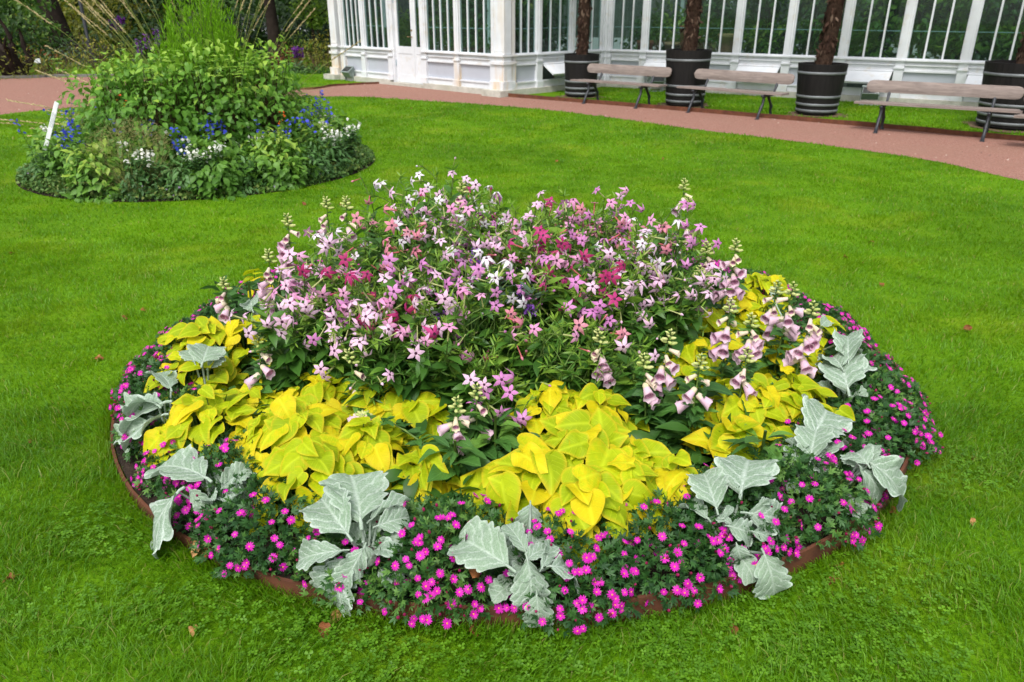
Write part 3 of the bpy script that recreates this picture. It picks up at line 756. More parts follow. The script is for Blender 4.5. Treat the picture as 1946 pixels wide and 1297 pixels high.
# ------------------------------------------------------------------ plants and pots inside the glasshouse
M_TERRA = plain('terracotta', (.30, .11, .06), .85, .2, var=.2); M_CLAY = plain('tan_clay', (.36, .22, .12), .85, .2, var=.2)
M_HOUSE = [leafmat('indoor_leaf_dark', (.03, .085, .018), (.08, .18, .03), (.13, .20, .03), .4, .4, .25), leafmat('indoor_leaf_light', (.08, .18, .02), (.20, .32, .04), (.30, .36, .05), .4, .4, .3)]
M_STEM = plain('woody_stem', (.09, .06, .035), .9, .1, var=.3)
def leaf_cloud(b, n, size, T, fn, mat=0, upw=.6, jit=.6):
    pos, out = fn(n)
    nn = nrm(out * (1 - upw) + np.array([0, 0, upw]) + rdir(n, .35)); d = nrm(out + rdir(n, jit) + np.array([0, 0, -.25]))
    M = frames(pos, d, nn, size * (.65 + .7 * rng.random(n)))
    g = rng.integers(0, len(T), n)
    for i, t in enumerate(T): b.scatter(t, M[g == i], None, {0: mat})
def blob(c, r, n):
    d = nrm(rng.normal(0, 1, (n, 3))); q = rng.random(n) ** .45
    return np.asarray(c) + d * q[:, None] * np.asarray(r), d
hp = []
def indoor(px, dpt, h, lab, lite, terr=True, spread=.55):
    w = w1 if px < 940 else (w2 if px < 1147 else w3); s = hit(px, w.a, w.b); q = w.a + w.e * s - w.n * max(dpt, 1.1)
    t = thing('potted_shrub', lab, 'plant', (*q, .02), 0, 'shrubs growing inside the glasshouse')
    b = MB(); b.lathe([(.17, 0), (.24, .42), (.265, .42), (.265, .50), (.23, .50), (.22, .44), (.001, .44)], 16); b.build('pot', M_TERRA if terr else M_CLAY, t)
    b = MB()
    for i in range(5):
        a = rng.random() * 6.28; r = spread * .7 * rng.random(); b.tube([[0, 0, .44], [r * .4 * math.cos(a), r * .4 * math.sin(a), .44 + h * .4], [r * math.cos(a), r * math.sin(a), h * .9]], [.025, .018, .008], 5)
    b.build('stem', M_STEM, t)
    b = MB()
    for i in range(7):
        a = rng.random() * 6.28; c = np.array([spread * .8 * rng.random() * math.cos(a), spread * .8 * rng.random() * math.sin(a), .65 + (h - .65) * rng.random()])
        leaf_cloud(b, 120, .15, LANCE + OVATE, lambda n: blob(c, (.42, .42, .38), n))
    b.build('foliage', M_HOUSE[lite], t)
ph = ['dark', 'bright green']
for i, (px, dpt, h, lite) in enumerate([(670, .9, 1.9, 0), (722, 1.0, 1.6, 1), (775, 1.6, 1.8, 1), (835, .8, 2.2, 0), (905, .9, 2.0, 0), (860, 2.0, 2.6, 1), (1000, 1.6, 2.0, 0), (1060, 1.4, 1.5, 0), (1120, 2.0, 2.3, 0),
     (1185, 1.4, 1.6, 0), (1270, 1.3, 1.5, 1), (1345, .8, 1.9, 0), (1425, .9, 2.1, 0), (1440, .6, 1.5, 1), (1515, .9, 2.0, 0), (1560, 1.4, 2.5, 1), (1625, .8, 1.9, 0), (1655, .9, 2.2, 1), (1735, .8, 2.1, 0), (1800, .7, 2.3, 1), (1850, .9, 1.9, 0), (1905, .8, 2.2, 1), (1700, 1.9, 2.9, 0), (1480, 2.0, 2.9, 0), (1380, 2.2, 2.9, 0), (1600, 2.2, 3.0, 0), (1800, 2.1, 3.0, 0), (1240, 2.6, 2.7, 0), (1980, .8, 2.2, 0), (700, 2.2, 2.5, 0), (790, 2.8, 2.7, 0), (900, 2.4, 2.8, 0)]):
    where = ('left of the white door' if px < 745 else 'seen through the door glass' if px < 812 else 'between the door and the corner pier' if px < 940 else 'behind the small palm tub' if px < 1147 else
             'between the far two palm trunks' if px < 1300 else 'between the second and third palm trunks' if px < 1575 else 'right of the third palm trunk' if px < 1760 else 'behind the near bench and largest tub')
    lab = f"{ph[lite]} {'tall ' if h > 2.2 else ''}shrub inside the glass {where}"
    indoor(px, dpt, h, lab, lite, i % 3 != 0)
for px, zt, r, m, lab in ((1210, 1.02, .20, M_TERRA, 'terracotta pot on a stand inside the glass left of the far tub'), (1263, 1.0, .19, M_CLAY, 'small tan clay pot inside the glass above the far bench'), (1290, 1.35, .2, M_TERRA, 'raised terracotta pot inside the glass beside the second palm trunk'), (1371, 1.2, .26, M_CLAY, 'large tan clay pot inside the glass right of the second palm trunk')):
    s = hit(px, w3.a, w3.b); q = w3.a + w3.e * s - w3.n * .42
    t = thing('clay_pot', lab, 'pot', (*q, .02), 0); z0 = zt - .42
    b = MB(); b.lathe([(r * .72, z0), (r * .93, zt - .08), (r, zt - .08), (r, zt), (r * .9, zt), (r * .88, zt - .05), (.001, zt - .05)], 18); b.build('pot', m, t)
    b = MB(); b.box(-r, r, -r, r, z0 - .04, z0); 
    for sx_ in (-1, 1):
        for sy_ in (-1, 1): b.box(sx_ * r * .85 - .02, sx_ * r * .85 + .02, sy_ * r * .85 - .02, sy_ * r * .85 + .02, 0, z0 - .04)
    b.build('stand', M_STEM, t, False)
# ------------------------------------------------------------------ the round flower bed
M_GREEN = leafmat('bed_leaf', (.024, .078, .012), (.085, .215, .024), (.22, .36, .04), .45, .4, .3, None, 4, .0, .3)
M_GSTEM = leafmat('green_stem', (.06, .12, .02), (.13, .20, .04), None, .5, .3, 0)
M_DAISYLEAF = leafmat('daisy_leaf', (.016, .060, .014), (.050, .150, .026), (.11, .23, .04), .5, .35, .25, None, 5, 0, .3)
M_FOXLEAF = leafmat('foxglove_leaf', (.028, .090, .018), (.075, .20, .030), (.14, .29, .04), .5, .35, .25, None, 3, .5, .4)
M_LIME = leafmat('lime_leaf', (.30, .40, .004), (.50, .575, .005), (.68, .56, .008), .6, .2, .38, (.66, .76, .01), 4, .34, 1.3, tipc=(.70, .46, .02), spots=(.42, .30, .03))
# silver felted leaf
k = NT('silver_leaf'); lf = k.n('SeparateXYZ'); k.t.links.new(k.attr('lf', 'Vector'), lf.inputs[0])
au = k.math('ABSOLUTE', lf.outputs[0])
oc = k.n('TexCoord').outputs['Object']
wig = k.math('MULTIPLY', k.math('SUBTRACT', k.noise(7, 3, vec=oc), .5), .22)
mid = k.math('SUBTRACT', 1.0, k.ramp(au, .02, .10), clamp=True)
ph_ = k.math('ADD', k.math('SUBTRACT', lf.outputs[1], k.math('MULTIPLY', au, .32)), wig)
side = k.ramp(k.math('SINE', k.math('MULTIPLY', ph_, 34.0)), .45, 1.0)
fine = k.ramp(k.noise(38, 3, .7, vec=oc, dist=1.2), .42, .62)
vv = k.math('MAXIMUM', mid, k.math('MULTIPLY', side, .75), clamp=True)
fz = k.math('ADD', k.math('MULTIPLY', vv, .55), k.math('MULTIPLY', fine, .55), clamp=True)
big = k.ramp(k.noise(3.2, 3, vec=oc), .35, .68)
c = k.mix(fz, (.17, .255, .17), (.60, .67, .61)); c = k.mix(k.math('MULTIPLY', big, .5), c, (.22, .33, .20))
c = k.mix(k.math('MULTIPLY', k.ramp(lf.outputs[2], .86, 1.0), .55), c, (.66, .73, .68))
c = k.mix(k.math('MULTIPLY', k.n('ObjectInfo').outputs['Random'], .35), c, (.30, .40, .27))
hgt = k.math('SUBTRACT', k.math('MULTIPLY', fine, .35), vv)
sh = k.bsdf(c, .95, .1, 0, k.bump(hgt, .55, .006)); trn = k.n('BsdfTranslucent', Color=(.45, .6, .4)); mx = k.n('MixShader', Fac=.12); k.t.links.new(sh, mx.inputs[1]); k.t.links.new(trn.outputs[0], mx.inputs[2])
M_SILVER = k.done(mx.outputs[0])

def petal(name, c1, c2, trans=.3, rough=.5):
    k = NT(name); oi = k.n('ObjectInfo').outputs['Random']
    lf = k.n('SeparateXYZ'); k.t.links.new(k.attr('lf', 'Vector'), lf.inputs[0])
    c = k.mix(k.math('ADD', k.math('MULTIPLY', oi, .7), k.math('MULTIPLY', k.noise(30, 2), .3), clamp=True), c1, c2)
    sh = k.bsdf(c, rough, .25); tr = k.n('BsdfTranslucent', Color=c); mx = k.n('MixShader', Fac=trans); k.t.links.new(sh, mx.inputs[1]); k.t.links.new(tr.outputs[0], mx.inputs[2])
    return k.done(mx.outputs[0])
STAR = dict(white=petal('star_white', (.78, .74, .78), (.74, .64, .74)), pale=petal('star_pale', (.76, .44, .64), (.76, .56, .70)), pink=petal('star_pink', (.68, .25, .48), (.74, .38, .58)),
            rose=petal('star_rose', (.62, .17, .26), (.66, .30, .36)), crimson=petal('star_crimson', (.34, .015, .10), (.50, .05, .22)), mauve=petal('star_mauve', (.55, .17, .46), (.66, .30, .58)))
M_EYE = plain('flower_eye', (.05, .012, .03), .7, .2)
M_TUBE = dict(green=plain('flower_tube_green', (.30, .32, .12), .5, .3, var=.2), red=plain('flower_tube_red', (.40, .10, .10), .5, .3, var=.2))
M_MAG = petal('daisy_petal', (.56, .010, .36), (.68, .018, .48)); M_YEL = plain('daisy_centre', (.72, .34, .03), .8, .2)
M_BUDRED = petal('daisy_bud', (.22, .015, .05), (.36, .02, .12))

def star_flower(col, reflex, rag):
    b = MB(); n = 5
    for i in range(n):
        a = i * 2 * PI / n + rng.normal(0, .06); L = 1 + rng.normal(0, .08); zt = -reflex * (1 + rng.normal(0, rag)); zm = .06 - .25 * reflex
        e = lambda r, an, z: [r * math.cos(a + an), r * math.sin(a + an), z]
        V = [e(.17, -.62, 0), e(.17, .62, 0), e(.55, -.50, zm), e(.58, 0, zm + .06), e(.55, .50, zm), e(.80, -.20, zt * .6), e(.80, .20, zt * .6), e(L * 1.06, 0, zt)]
        b.add(V, np.array([[0, 1, 3], [0, 3, 2], [1, 4, 3], [2, 3, 5], [3, 6, 5], [3, 4, 6], [5, 6, 7]]), 0)
    b.lathe([(.001, .015), (.18, .012)], 8, 1)
    b.lathe([(.19, 0), (.13, -.35), (.10, -1.2), (.12, -1.7), (.10, -2.0)], 6, 2)
    return b.mesh('star_flower', [STAR[col], M_EYE, M_TUBE['red' if col in ('crimson', 'rose') else 'green']])
STARS = {c: [star_flower(c, r, .3) for r in (.05, .25, .5, .95)] for c in STAR}
def closed_bud(col):
    b = MB(); b.lathe([(.05, -1.8), (.07, -1.2), (.08, -.4), (.17, -.05), (.13, .12), (.02, .3)], 6, 1, cap_bot=False); b.lathe([(.18, -.05), (.14, .13), (.02, .32)], 6, 0)
    return b.mesh('flower_bud', [STAR[col], M_TUBE['red' if col in ('crimson', 'rose') else 'green']])
BUDS = {c: closed_bud(c) for c in STAR}

def tobacco(loc, h, col, nfl, lab, face=(0, -1, .2), spread=.2, seed=0):
    """flowering tobacco: thin branching stems, pointed leaves and star flowers on long tubes"""
    t = thing('flowering_tobacco', lab, 'flowering plant', (loc[0], loc[1], .04), 0, 'flowering tobacco in the middle of the bed')
    ns = 7; sm = MB(); lv = MB(); tips = []
    for i in range(ns):
        a = rng.random() * 6.28; r = spread * math.sqrt(rng.random()); hh = h * (.72 + .32 * rng.random())
        P = np.array([[.02 * math.cos(a), .02 * math.sin(a), 0], [r * .5 * math.cos(a), r * .5 * math.sin(a), hh * .5], [r * math.cos(a), r * math.sin(a), hh * .8], [r * 1.25 * math.cos(a + .2), r * 1.25 * math.sin(a + .2), hh]])
        sm.tube(P, [.0055, .0045, .003, .002], 5)
        # side branchlets
        for j in range(5):
            q = .5 + .5 * rng.random(); base = P[1] + (P[3] - P[1]) * ((q - .5) * 2); d = nrm(np.array([rng.normal(), rng.normal(), .8])); L = .06 + .08 * rng.random()
            tip = base + d * L; sm.tube([base, base + d * L * .5 + [0, 0, .008], tip], [.0028, .0022, .0018], 4); tips.append((tip, d))
        tips.append((P[3], nrm(np.array([math.cos(a), math.sin(a), .6]))))
        # leaves, larger towards the foot
        m = 22; q = rng.random(m) ** .75 * .93; ang = rng.random(m) * 6.28
        pos = np.stack([np.interp(q * hh, P[:, 2], P[:, 0]), np.interp(q * hh, P[:, 2], P[:, 1]), q * hh], -1)
        d = np.stack([np.cos(ang), np.sin(ang), .55 - .5 * (1 - q) + rng.normal(0, .25, m)], -1)
        M = frames(pos, d, np.array([0, 0, 1.0]) + rdir(m, .3), (.20 - .13 * q) * (.7 + .6 * rng.random(m)), 1.0 + .5 * (1 - q))
        g = rng.integers(0, 3, m)
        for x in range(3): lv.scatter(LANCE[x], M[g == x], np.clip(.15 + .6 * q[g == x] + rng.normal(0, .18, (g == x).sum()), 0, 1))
    # small bracts and calyces under the flowers
    for tp, d in tips: 
        lv.scatter(NARROW[0], frames(np.repeat(tp[None], 3, 0), np.repeat(d[None], 3, 0) + rdir(3, .6), rdir(3), .040, 1.2), np.full(3, .97)); lv.scatter(NARROW[1], frames(np.repeat(tp[None], 3, 0) - d * .02, rdir(3) + d * .6, rdir(3), .05, 1.0), np.full(3, .85))
    sm.build('stem', M_GSTEM, t); lv.build('foliage', M_GREEN, t, True)
    idx = rng.permutation(len(tips)); face = np.asarray(face, float)
    tips = [tips[i] for i in idx]
    # prefer the outer and upper tips
    tips.sort(key=lambda q: -(q[0][2] / h + .55 * (q[0] @ nrm(face)) / spread + rng.normal(0, .16)))
    for i in range(min(nfl, len(tips))):
        tp, d = tips[i]; f = nrm(face + rng.normal(0, .95, 3) + .4 * d + np.array([0, 0, -.05])); s = (.029 + .010 * rng.random()) * (1.0 if h < .7 else .92)
        ctr = tp + f * s * 2.0 + [0, 0, .004]
        M = frames(ctr, nrm(np.cross(f, [0.3, .2, 1])), f, s)[0]
        bud = rng.random() < .26
        cc = col
        put('flower_bud' if bud else 'flower', BUDS[cc] if bud else STARS[cc][rng.integers(0, 4)], t, mat4(M))
    return t

# --- flower mass: rows from the back to the front, colours as they stand in the bed
NIC = []   # (px, py of the flower head, height above ground, colour, flowers)
for q in [(548, 500, .66, 'pale', 16), (600, 470, .66, 'pink', 9), (520, 590, .55, 'pale', 9), (560, 560, .56, 'pink', 14), (600, 610, .5, 'pale', 14), (655, 450, .68, 'white', 6), (640, 560, .58, 'mauve', 12), (700, 520, .64, 'crimson', 8), (725, 545, .62, 'pink', 9), (655, 640, .44, 'pale', 8),
          (700, 600, .55, 'pale', 15), (745, 450, .74, 'rose', 16), (775, 364, .84, 'white', 12), (815, 364, .84, 'pale', 14), (800, 440, .76, 'pale', 16), (730, 370, .84, 'rose', 5), (775, 520, .66, 'mauve', 15), (750, 590, .56, 'crimson', 11), (805, 580, .58, 'pale', 14), (830, 500, .68, 'white', 11), (870, 420, .77, 'pink', 13), (850, 560, .60, 'mauve', 15), (905, 400, .78, 'white', 10),
          (880, 620, .52, 'pink', 8), (935, 430, .76, 'pale', 12), (960, 530, .62, 'white', 8), (990, 400, .78, 'pale', 12), (1000, 460, .72, 'pink', 13), (1020, 520, .64, 'mauve', 11), (1040, 410, .77, 'rose', 13), (1060, 470, .70, 'crimson', 16), (1090, 400, .78, 'pink', 18), (1100, 520, .64, 'crimson', 12), (1125, 440, .74, 'mauve', 18), (1105, 560, .58, 'mauve', 7),
          (1150, 400, .78, 'mauve', 18), (1160, 470, .70, 'white', 13), (1150, 540, .60, 'pale', 13), (1195, 430, .74, 'rose', 14), (1200, 510, .64, 'pale', 18), (1240, 470, .68, 'white', 12), (1245, 430, .73, 'pink', 16), (1290, 440, .71, 'mauve', 14), (1285, 500, .62, 'pale', 12), (1300, 560, .52, 'pale', 6), (1210, 590, .5, 'pale', 3), (940, 640, .46, 'rose', 5), (820, 650, .44, 'pink', 4), (1130, 640, .45, 'rose', 3), (955, 760, .26, 'mauve', 8), (1030, 640, .46, 'pink', 2), (760, 660, .44, 'pale', 3), (700, 680, .40, 'pale', 3), (880, 700, .36, 'pale', 2), (1080, 700, .36, 'rose', 1), (1180, 690, .36, 'pale', 2)]: NIC.append(q)
CN = dict(white='white', pale='pale pink', pink='lilac pink', rose='salmon rose', crimson='crimson', mauve='mauve pink')
def zone(px, py):
    v = 'back' if py < 420 else 'upper' if py < 480 else 'middle' if py < 560 else 'front'
    h = 'far left' if px < 620 else 'left' if px < 740 else 'left of the violet spike' if px < 880 else 'centre' if px < 1010 else 'centre-right' if px < 1130 else 'right' if px < 1230 else 'far right'
    return f'{v} {h}' if 'violet' in h else f'{v} {h} of the flower mass'
for px, py, z, col, nf in NIC:
    px = 950 + (px - 950) * (.945 if px < 950 else .975)
    q = G(px, py + 8, z); head = q[:2]
    face = np.array([-.15 * head[0] * 0 + (head[0] - BC[0]) * .35, -1.0, .25])
    n_ = CN[col] + ' star-flowered tobacco, ' + zone(px, py)
    tobacco(head + np.array([0, .05]), z + .02, col, int(nf * 1.3) + 1, n_, face, .12 if nf < 8 or px < 620 else .17)
# inner fillers behind the front, seen only as green between the stems
for i in range(16):
    a = rng.random() * 6.28; r = .60 * math.sqrt(rng.random()); p_ = BC + np.array([r * math.cos(a) * 1.05, .25 + r * math.sin(a)])
    tobacco(p_, .60 + .12 * rng.random(), ['pale', 'pink', 'rose', 'mauve', 'crimson', 'white'][i % 6], 7, 'flowering tobacco standing among its neighbours in the thick of the flower mass', (p_[0] * .3, -1, .4), .2)

# --- butterfly bush with purple spike in the middle
M_GREY = leafmat('grey_green_leaf', (.05, .10, .06), (.12, .19, .12), None, .6, .3, .2); M_PURPLE = petal('purple_spike', (.20, .06, .42), (.38, .16, .62))
c = G(960, 560, .55); t = thing('butterfly_bush', 'grey-green butterfly bush with violet flower spikes in the middle of the flower mass', 'shrub', (c[0], c[1] + .05, .04))
b = MB(); lv = MB()
for i in range(16):
    a = rng.random() * 6.28; r = .24 * rng.random(); hh = .5 + .12 * rng.random(); P = np.array([[0, 0, 0], [r * .5 * math.cos(a), r * .5 * math.sin(a), hh * .6], [r * math.cos(a), r * math.sin(a), hh]]); b.tube(P, [.005, .004, .002], 5)
    m = 40; q = rng.random(m) ** .6; an = rng.random(m) * 6.28
    pos = np.stack([np.interp(q, [0, .6, 1], P[:, 0]), np.interp(q, [0, .6, 1], P[:, 1]), q * hh], -1)
    lv.scatter(NARROW[0], frames(pos, np.stack([np.cos(an), np.sin(an), .5 + 0 * an], -1), np.array([0, 0, 1.]) + rdir(m, .3), .06 + .05 * rng.random(m), 1.2))
b.build('stem', M_GSTEM, t); lv.build('foliage', M_GREY, t)
for px, py, z, L in ((903, 492, .70, .10), (992, 558, .57, .07), (1008, 590, .52, .05), (838, 600, .5, .05)):
    q = G(px, py, z); b = MB(); n = 110; tt = rng.random(n); a = rng.random(n) * 6.28; rr = .024 * (1.05 - .85 * tt)
    pos = np.stack([rr * np.cos(a), rr * np.sin(a), tt * L], -1); b.scatter(grid_leaf(ell(3, 1, .5, .5), 1, .2, .3), frames(pos, np.stack([np.cos(a), np.sin(a), .5 + 0 * a], -1), rdir(n) + [0, 0, 1], .011)); b.tube([[0, 0, -.22], [0, 0, L * .9]], .003, 4, 1)
    o = b.build('flower_spike', [M_PURPLE, M_GSTEM], t, True); o.location = (q[0] - c[0], q[1] - c[1] - .05, z - .04 - L * .5)

# --- bamboo canes
for px, py, lab in ((1000, 700, 'thin bamboo cane among the front stems of the flower mass, beside the pink star cluster'), (1243, 600, 'bamboo cane half hidden in the green stems right of centre')):
    q = G(px, py, .3); b = MB(); b.tube([[q[0], q[1], .03], [q[0] + .01, q[1], .25], [q[0] + .012, q[1], .48]], .005, 6); tag(b.build('bamboo_cane', plain('bamboo', (.30, .17, .06), .5, .3)), lab, 'cane')

# --- foxgloves
M_BELL = petal('foxglove_bell', (.80, .62, .70), (.76, .50, .64), .35); M_CREAM = petal('foxglove_cream', (.80, .74, .46), (.82, .66, .60), .35); M_THROAT = plain('speckled_throat', (.52, .24, .36), .7, .2, var=.6, scale=260)
M_BUD = petal('foxglove_bud', (.36, .46, .10), (.66, .66, .30), .2)
def bell(young):
    b = MB(); sc = .75 if young else 1.0
    pr = np.array([(.001, 0), (.16, .02), (.20, .15), (.21, .35), (.27, .65), (.32, .88), (.40, 1.0)]) * [sc, 1]
    segs = 12; n0 = b.n
    b.lathe(pr, segs, 0); V = b.V[-1]
    th = np.arctan2(V[:, 1], V[:, 0]); lip = (V[:, 2] > .9)
    V[:, 2] += lip * (.10 * np.cos(th) + .05 * np.cos(5 * th)); V[:, 0] *= 1.0; V[:, :2] *= (1 + lip * .10 * np.cos(5 * th))[:, None]
    F, m = b.F[-1]; row = np.arange(len(F)) // segs
    b.F = [(F[row < 3], 1), (F[row >= 3], 0)]
    b.lathe([(.28 * sc, .90), (.22 * sc, .60), (.15 * sc, .30)], segs, 2)
    b.lathe([(.001, -.06), (.12, -.02), (.18, .10)], 6, 3)
    for q in b.V: q *= .060
    return b.mesh('bell', [M_CREAM if young else M_BELL, M_CREAM, M_THROAT, M_GSTEM])
BELL = [bell(False), bell(False)]; YOUNG = bell(True)
b = MB(); b.lathe([(.001, 0), (.006, .005), (.0075, .015), (.005, .026), (.001, .031)], 7); BUDM = b.mesh('bud', [M_BUD])
def rosette(lv, n, r, size, z0=.02, z1=.2, T=OVATE_FINE, lift=.5):
    a = rng.random(n) * 6.28; q = rng.random(n)
    pos = np.stack([.02 * np.cos(a), .02 * np.sin(a), z0 + q * (z1 - z0)], -1); d = np.stack([np.cos(a), np.sin(a), lift * (.2 + q) + rng.normal(0, .15, n)], -1)
    M = frames(pos, d, np.array([0, 0, 1.]) + rdir(n, .25), size * (.6 + .6 * rng.random(n)) * (1.1 - .5 * q), .85)
    g = rng.integers(0, len(T), n)
    for i, x in enumerate(T): lv.scatter(x, M[g == i])
def foxglove(px, py, z, nb, lab, span=.16, lean=0.0, nyoung=2, topper=.06, foot=None, leaves=16):
    """(px, py): middle of the bells, at height z"""
    q = G(px, py, z + .04); z = z + .04; base = np.array([q[0] - lean * .6, q[1] + .02, .04]) if foot is None else np.array([*foot, .04])
    t = thing('foxglove', lab, 'foxglove', base, 0, 'foxgloves in the round bed')
    top = (np.array([q[0] + lean * .5, q[1] + .02, z + span / 2 + topper]) if foot is None else G(690, 790, .25)) - base; mid = np.array([q[0], q[1] + .02, z]) - base
    tt = np.linspace(0, 1, 9)[:, None]
    P = 2 * tt * (1 - tt) * (mid + [.04, 0, .10]) + tt ** 2 * top if foot is not None else tt * top
    b = MB(); b.tube(P, np.linspace(.0055, .0022, 9), 6); b.build('stem', M_GSTEM, t)
    lv = MB(); rosette(lv, leaves, .1, .17)
    # small leaves up the stem and bracts among the bells
    m = 46; s = .25 + .75 * rng.random(m); pos = np.stack([np.interp(s, tt[:, 0], P[:, i]) for i in range(3)], -1); a = rng.random(m) * 6.28
    lv.scatter(LANCE[1], frames(pos, np.stack([np.cos(a), np.sin(a), .4 + 0 * a], -1), np.array([0, 0, 1.]) + rdir(m, .3), .075 * (1.15 - s) + .012, 1.1))
    lv.build('foliage', M_FOXLEAF, t)
    axis = nrm(P[-1] - P[-3]); fr = (mid[2] - span / 2) / top[2]; to = (mid[2] + span / 2) / top[2]
    for i in range(nb):
        s = fr + (to - fr) * (i + .5 * rng.random()) / nb; s = min(s, .97); p0 = np.array([np.interp(s, tt[:, 0], P[:, j]) for j in range(3)])
        a = -PI / 2 + rng.normal(0, 1.0); d = nrm(np.array([math.cos(a), math.sin(a), -.75 + .5 * (i / nb) + rng.normal(0, .12)]))
        yg = i >= nb - nyoung; M = frames(p0 + d * .006, nrm(np.cross(d, [math.sin(a), -math.cos(a), 0])), d, (.80 if yg else 1.12 - .3 * i / nb) + .12 * rng.random())[0]
        # bell axis is local z, lower lip towards local x
        x = nrm(np.array([0, 0, -1.]) - d * (-d[2])); y = np.cross(d, x); S = np.linalg.norm(M[:, 2]); M[:, 0] = x * S; M[:, 1] = y * S; M[:, 2] = d * S
        put('bell', YOUNG if yg else BELL[rng.integers(0, 2)], t, mat4(M))
    for i in range(13):
        s = to + (1 - to) * (i + .3) / 13; p0 = np.array([np.interp(s, tt[:, 0], P[:, j]) for j in range(3)]); a = i * 2.4
        d = nrm(np.array([math.cos(a), math.sin(a), .1 + .6 * i / 13])); x = nrm(np.cross(d, [.1, .2, 1])); M = np.stack([x, np.cross(d, x), d, p0 + d * .004], -1); sc = 1.15 - .7 * i / 13
        M[:, :3] *= sc; put('bud', BUDM, t, mat4(M))
    return t
for a in [(548, 470, .62, 9, 'tallest foxglove at the left shoulder of the flower mass, cream buds above mauve bells', .14), (512, 545, .50, 7, 'foxglove with drooping mauve bells at the far left edge of the star flowers', .16),
          (622, 425, .66, 4, 'slim foxglove with few open bells behind the left star flowers', .1), (655, 425, .68, 4, 'foxglove with a pink bell beside the slim one behind the left star flowers', .1), (880, 400, .74, 8, 'foxglove with cream bells at the back of the flower mass left of centre', .12),
          (1297, 375, .74, 3, 'tall thin foxglove spire with three small bells at the back right', .04), (1313, 420, .68, 2, 'thin seed-bearing foxglove spire at the back right beside the taller one', .08), (1395, 525, .50, 14, 'fullest foxglove, crowded mauve bells above the right yellow leaves', .17), (1350, 520, .50, 8, 'foxglove with mauve bells left of the fullest one', .13), (1325, 555, .45, 6, 'small foxglove with faded bells beneath the right star flowers', .08),
          (1385, 630, .42, 7, 'foxglove with an open cream bell above the right lime leaves', .11), (1430, 645, .40, 8, 'foxglove leaning right with a bunch of mauve bells over lime leaves', .06), (1495, 600, .44, 8, 'foxglove with pale bells at the right side of the bed', .12), (1530, 650, .40, 12, 'rightmost foxglove, mauve bells beside the silver leaves', .16),
          (1255, 690, .38, 6, 'foxglove with cream and pink bells right of the flower mass front', .1), (1230, 725, .33, 4, 'short foxglove with three pink bells below its neighbour at the right front', .06), (1155, 680, .38, 6, 'foxglove with a tight bunch of cream bells at the front of the flower mass', .07), (1325, 735, .33, 5, 'foxglove with a pink pair of bells standing over dark leaves', .09), (1415, 710, .34, 3, 'short foxglove with two long bells amid the right lime leaves', .05),
          (490, 690, .32, 3, 'budding foxglove with creamy bells amid the left lime leaves', .08), (515, 660, .33, 2, 'green unopened foxglove spire amid the left lime leaves', .06), (860, 810, .26, 6, 'foxglove with lone white bells above the front leaves', .06), (905, 790, .26, 3, 'green foxglove with cream bells beside the front gap', .08), (430, 570, .36, 4, 'cream-belled foxglove sticking out at the back left of the bed', .06), (675, 720, .30, 2, 'budding foxglove spire behind the front left lime leaves', .08), (1470, 590, .42, 5, 'foxglove with buds open above right-hand yellow leaves', .1)]:
    foxglove(*a[:5], span=a[5] * 1.3 + .02, nyoung=2 if a[3] > 3 else 1, leaves=14, lean=rng.normal(0, .03))
q0 = G(880, 890, .1); foxglove(740, 835, .22, 8, 'fallen foxglove stem lying leftwards over the front lime leaves, bells hanging', .05, -.0, 2, .03, foot=q0[:2], leaves=12)
# foxglove leaf rosettes without flowers
for px, py, z, s, n, lab in ((940, 870, .12, .15, 26, 'bright green leafy rosette in the gap between the two front lime clumps'), (865, 920, .10, .2, 12, 'dark drooping foxglove leaves behind the front daisies'), (1250, 800, .15, .2, 18, 'dark green foxglove leaves in the gap right of the front lime clump'), (1320, 800, .14, .2, 16, 'dark green foxglove rosette under the right bells'), (760, 720, .2, .16, 18, 'fresh green foxglove rosette before the star flowers on the left'), (1440, 900, .1, .18, 8, 'foxglove leaves under the right lime clump'), (560, 650, .2, .16, 20, 'green rosette between the left lime leaves and star flowers'), (870, 740, .22, .15, 20, 'leafy green rosette at the front foot of the flower mass'), (1100, 720, .22, .17, 20, 'dark leafy rosette at the front foot of the flower mass right of the cane'), (980, 720, .2, .14, 16, 'small leafy rosette at the foot of the bamboo cane'), (1190, 760, .18, .17, 16, 'leafy rosette under the tight cream-belled foxglove'), (640, 700, .22, .17, 18, 'leafy rosette under the lowest pale star flowers on the left'), (480, 600, .25, .2, 18, 'dark long-leaved rosette at the back left of the bed'), (430, 590, .2, .2, 14, 'long dark leaves at the outer back left of the bed'), (1370, 590, .25, .17, 18, 'leafy rosette under the fullest foxglove'), (1480, 690, .22, .16, 14, 'leafy rosette under the rightmost foxglove')):
    q = G(px, py, z); t = thing('foxglove', lab, 'leafy plant', (q[0], q[1], .04), 0, 'leafy rosettes in the round bed')
    lv = MB(); rosette(lv, n + 14, .1, s, .02, z + .14, OVATE_FINE + LANCE); lv.build('foliage', M_FOXLEAF, t)
    b = MB(); b.tube([[0, 0, 0], [.005, 0, z + .15]], .006, 6); b.build('stem', M_GSTEM, t)

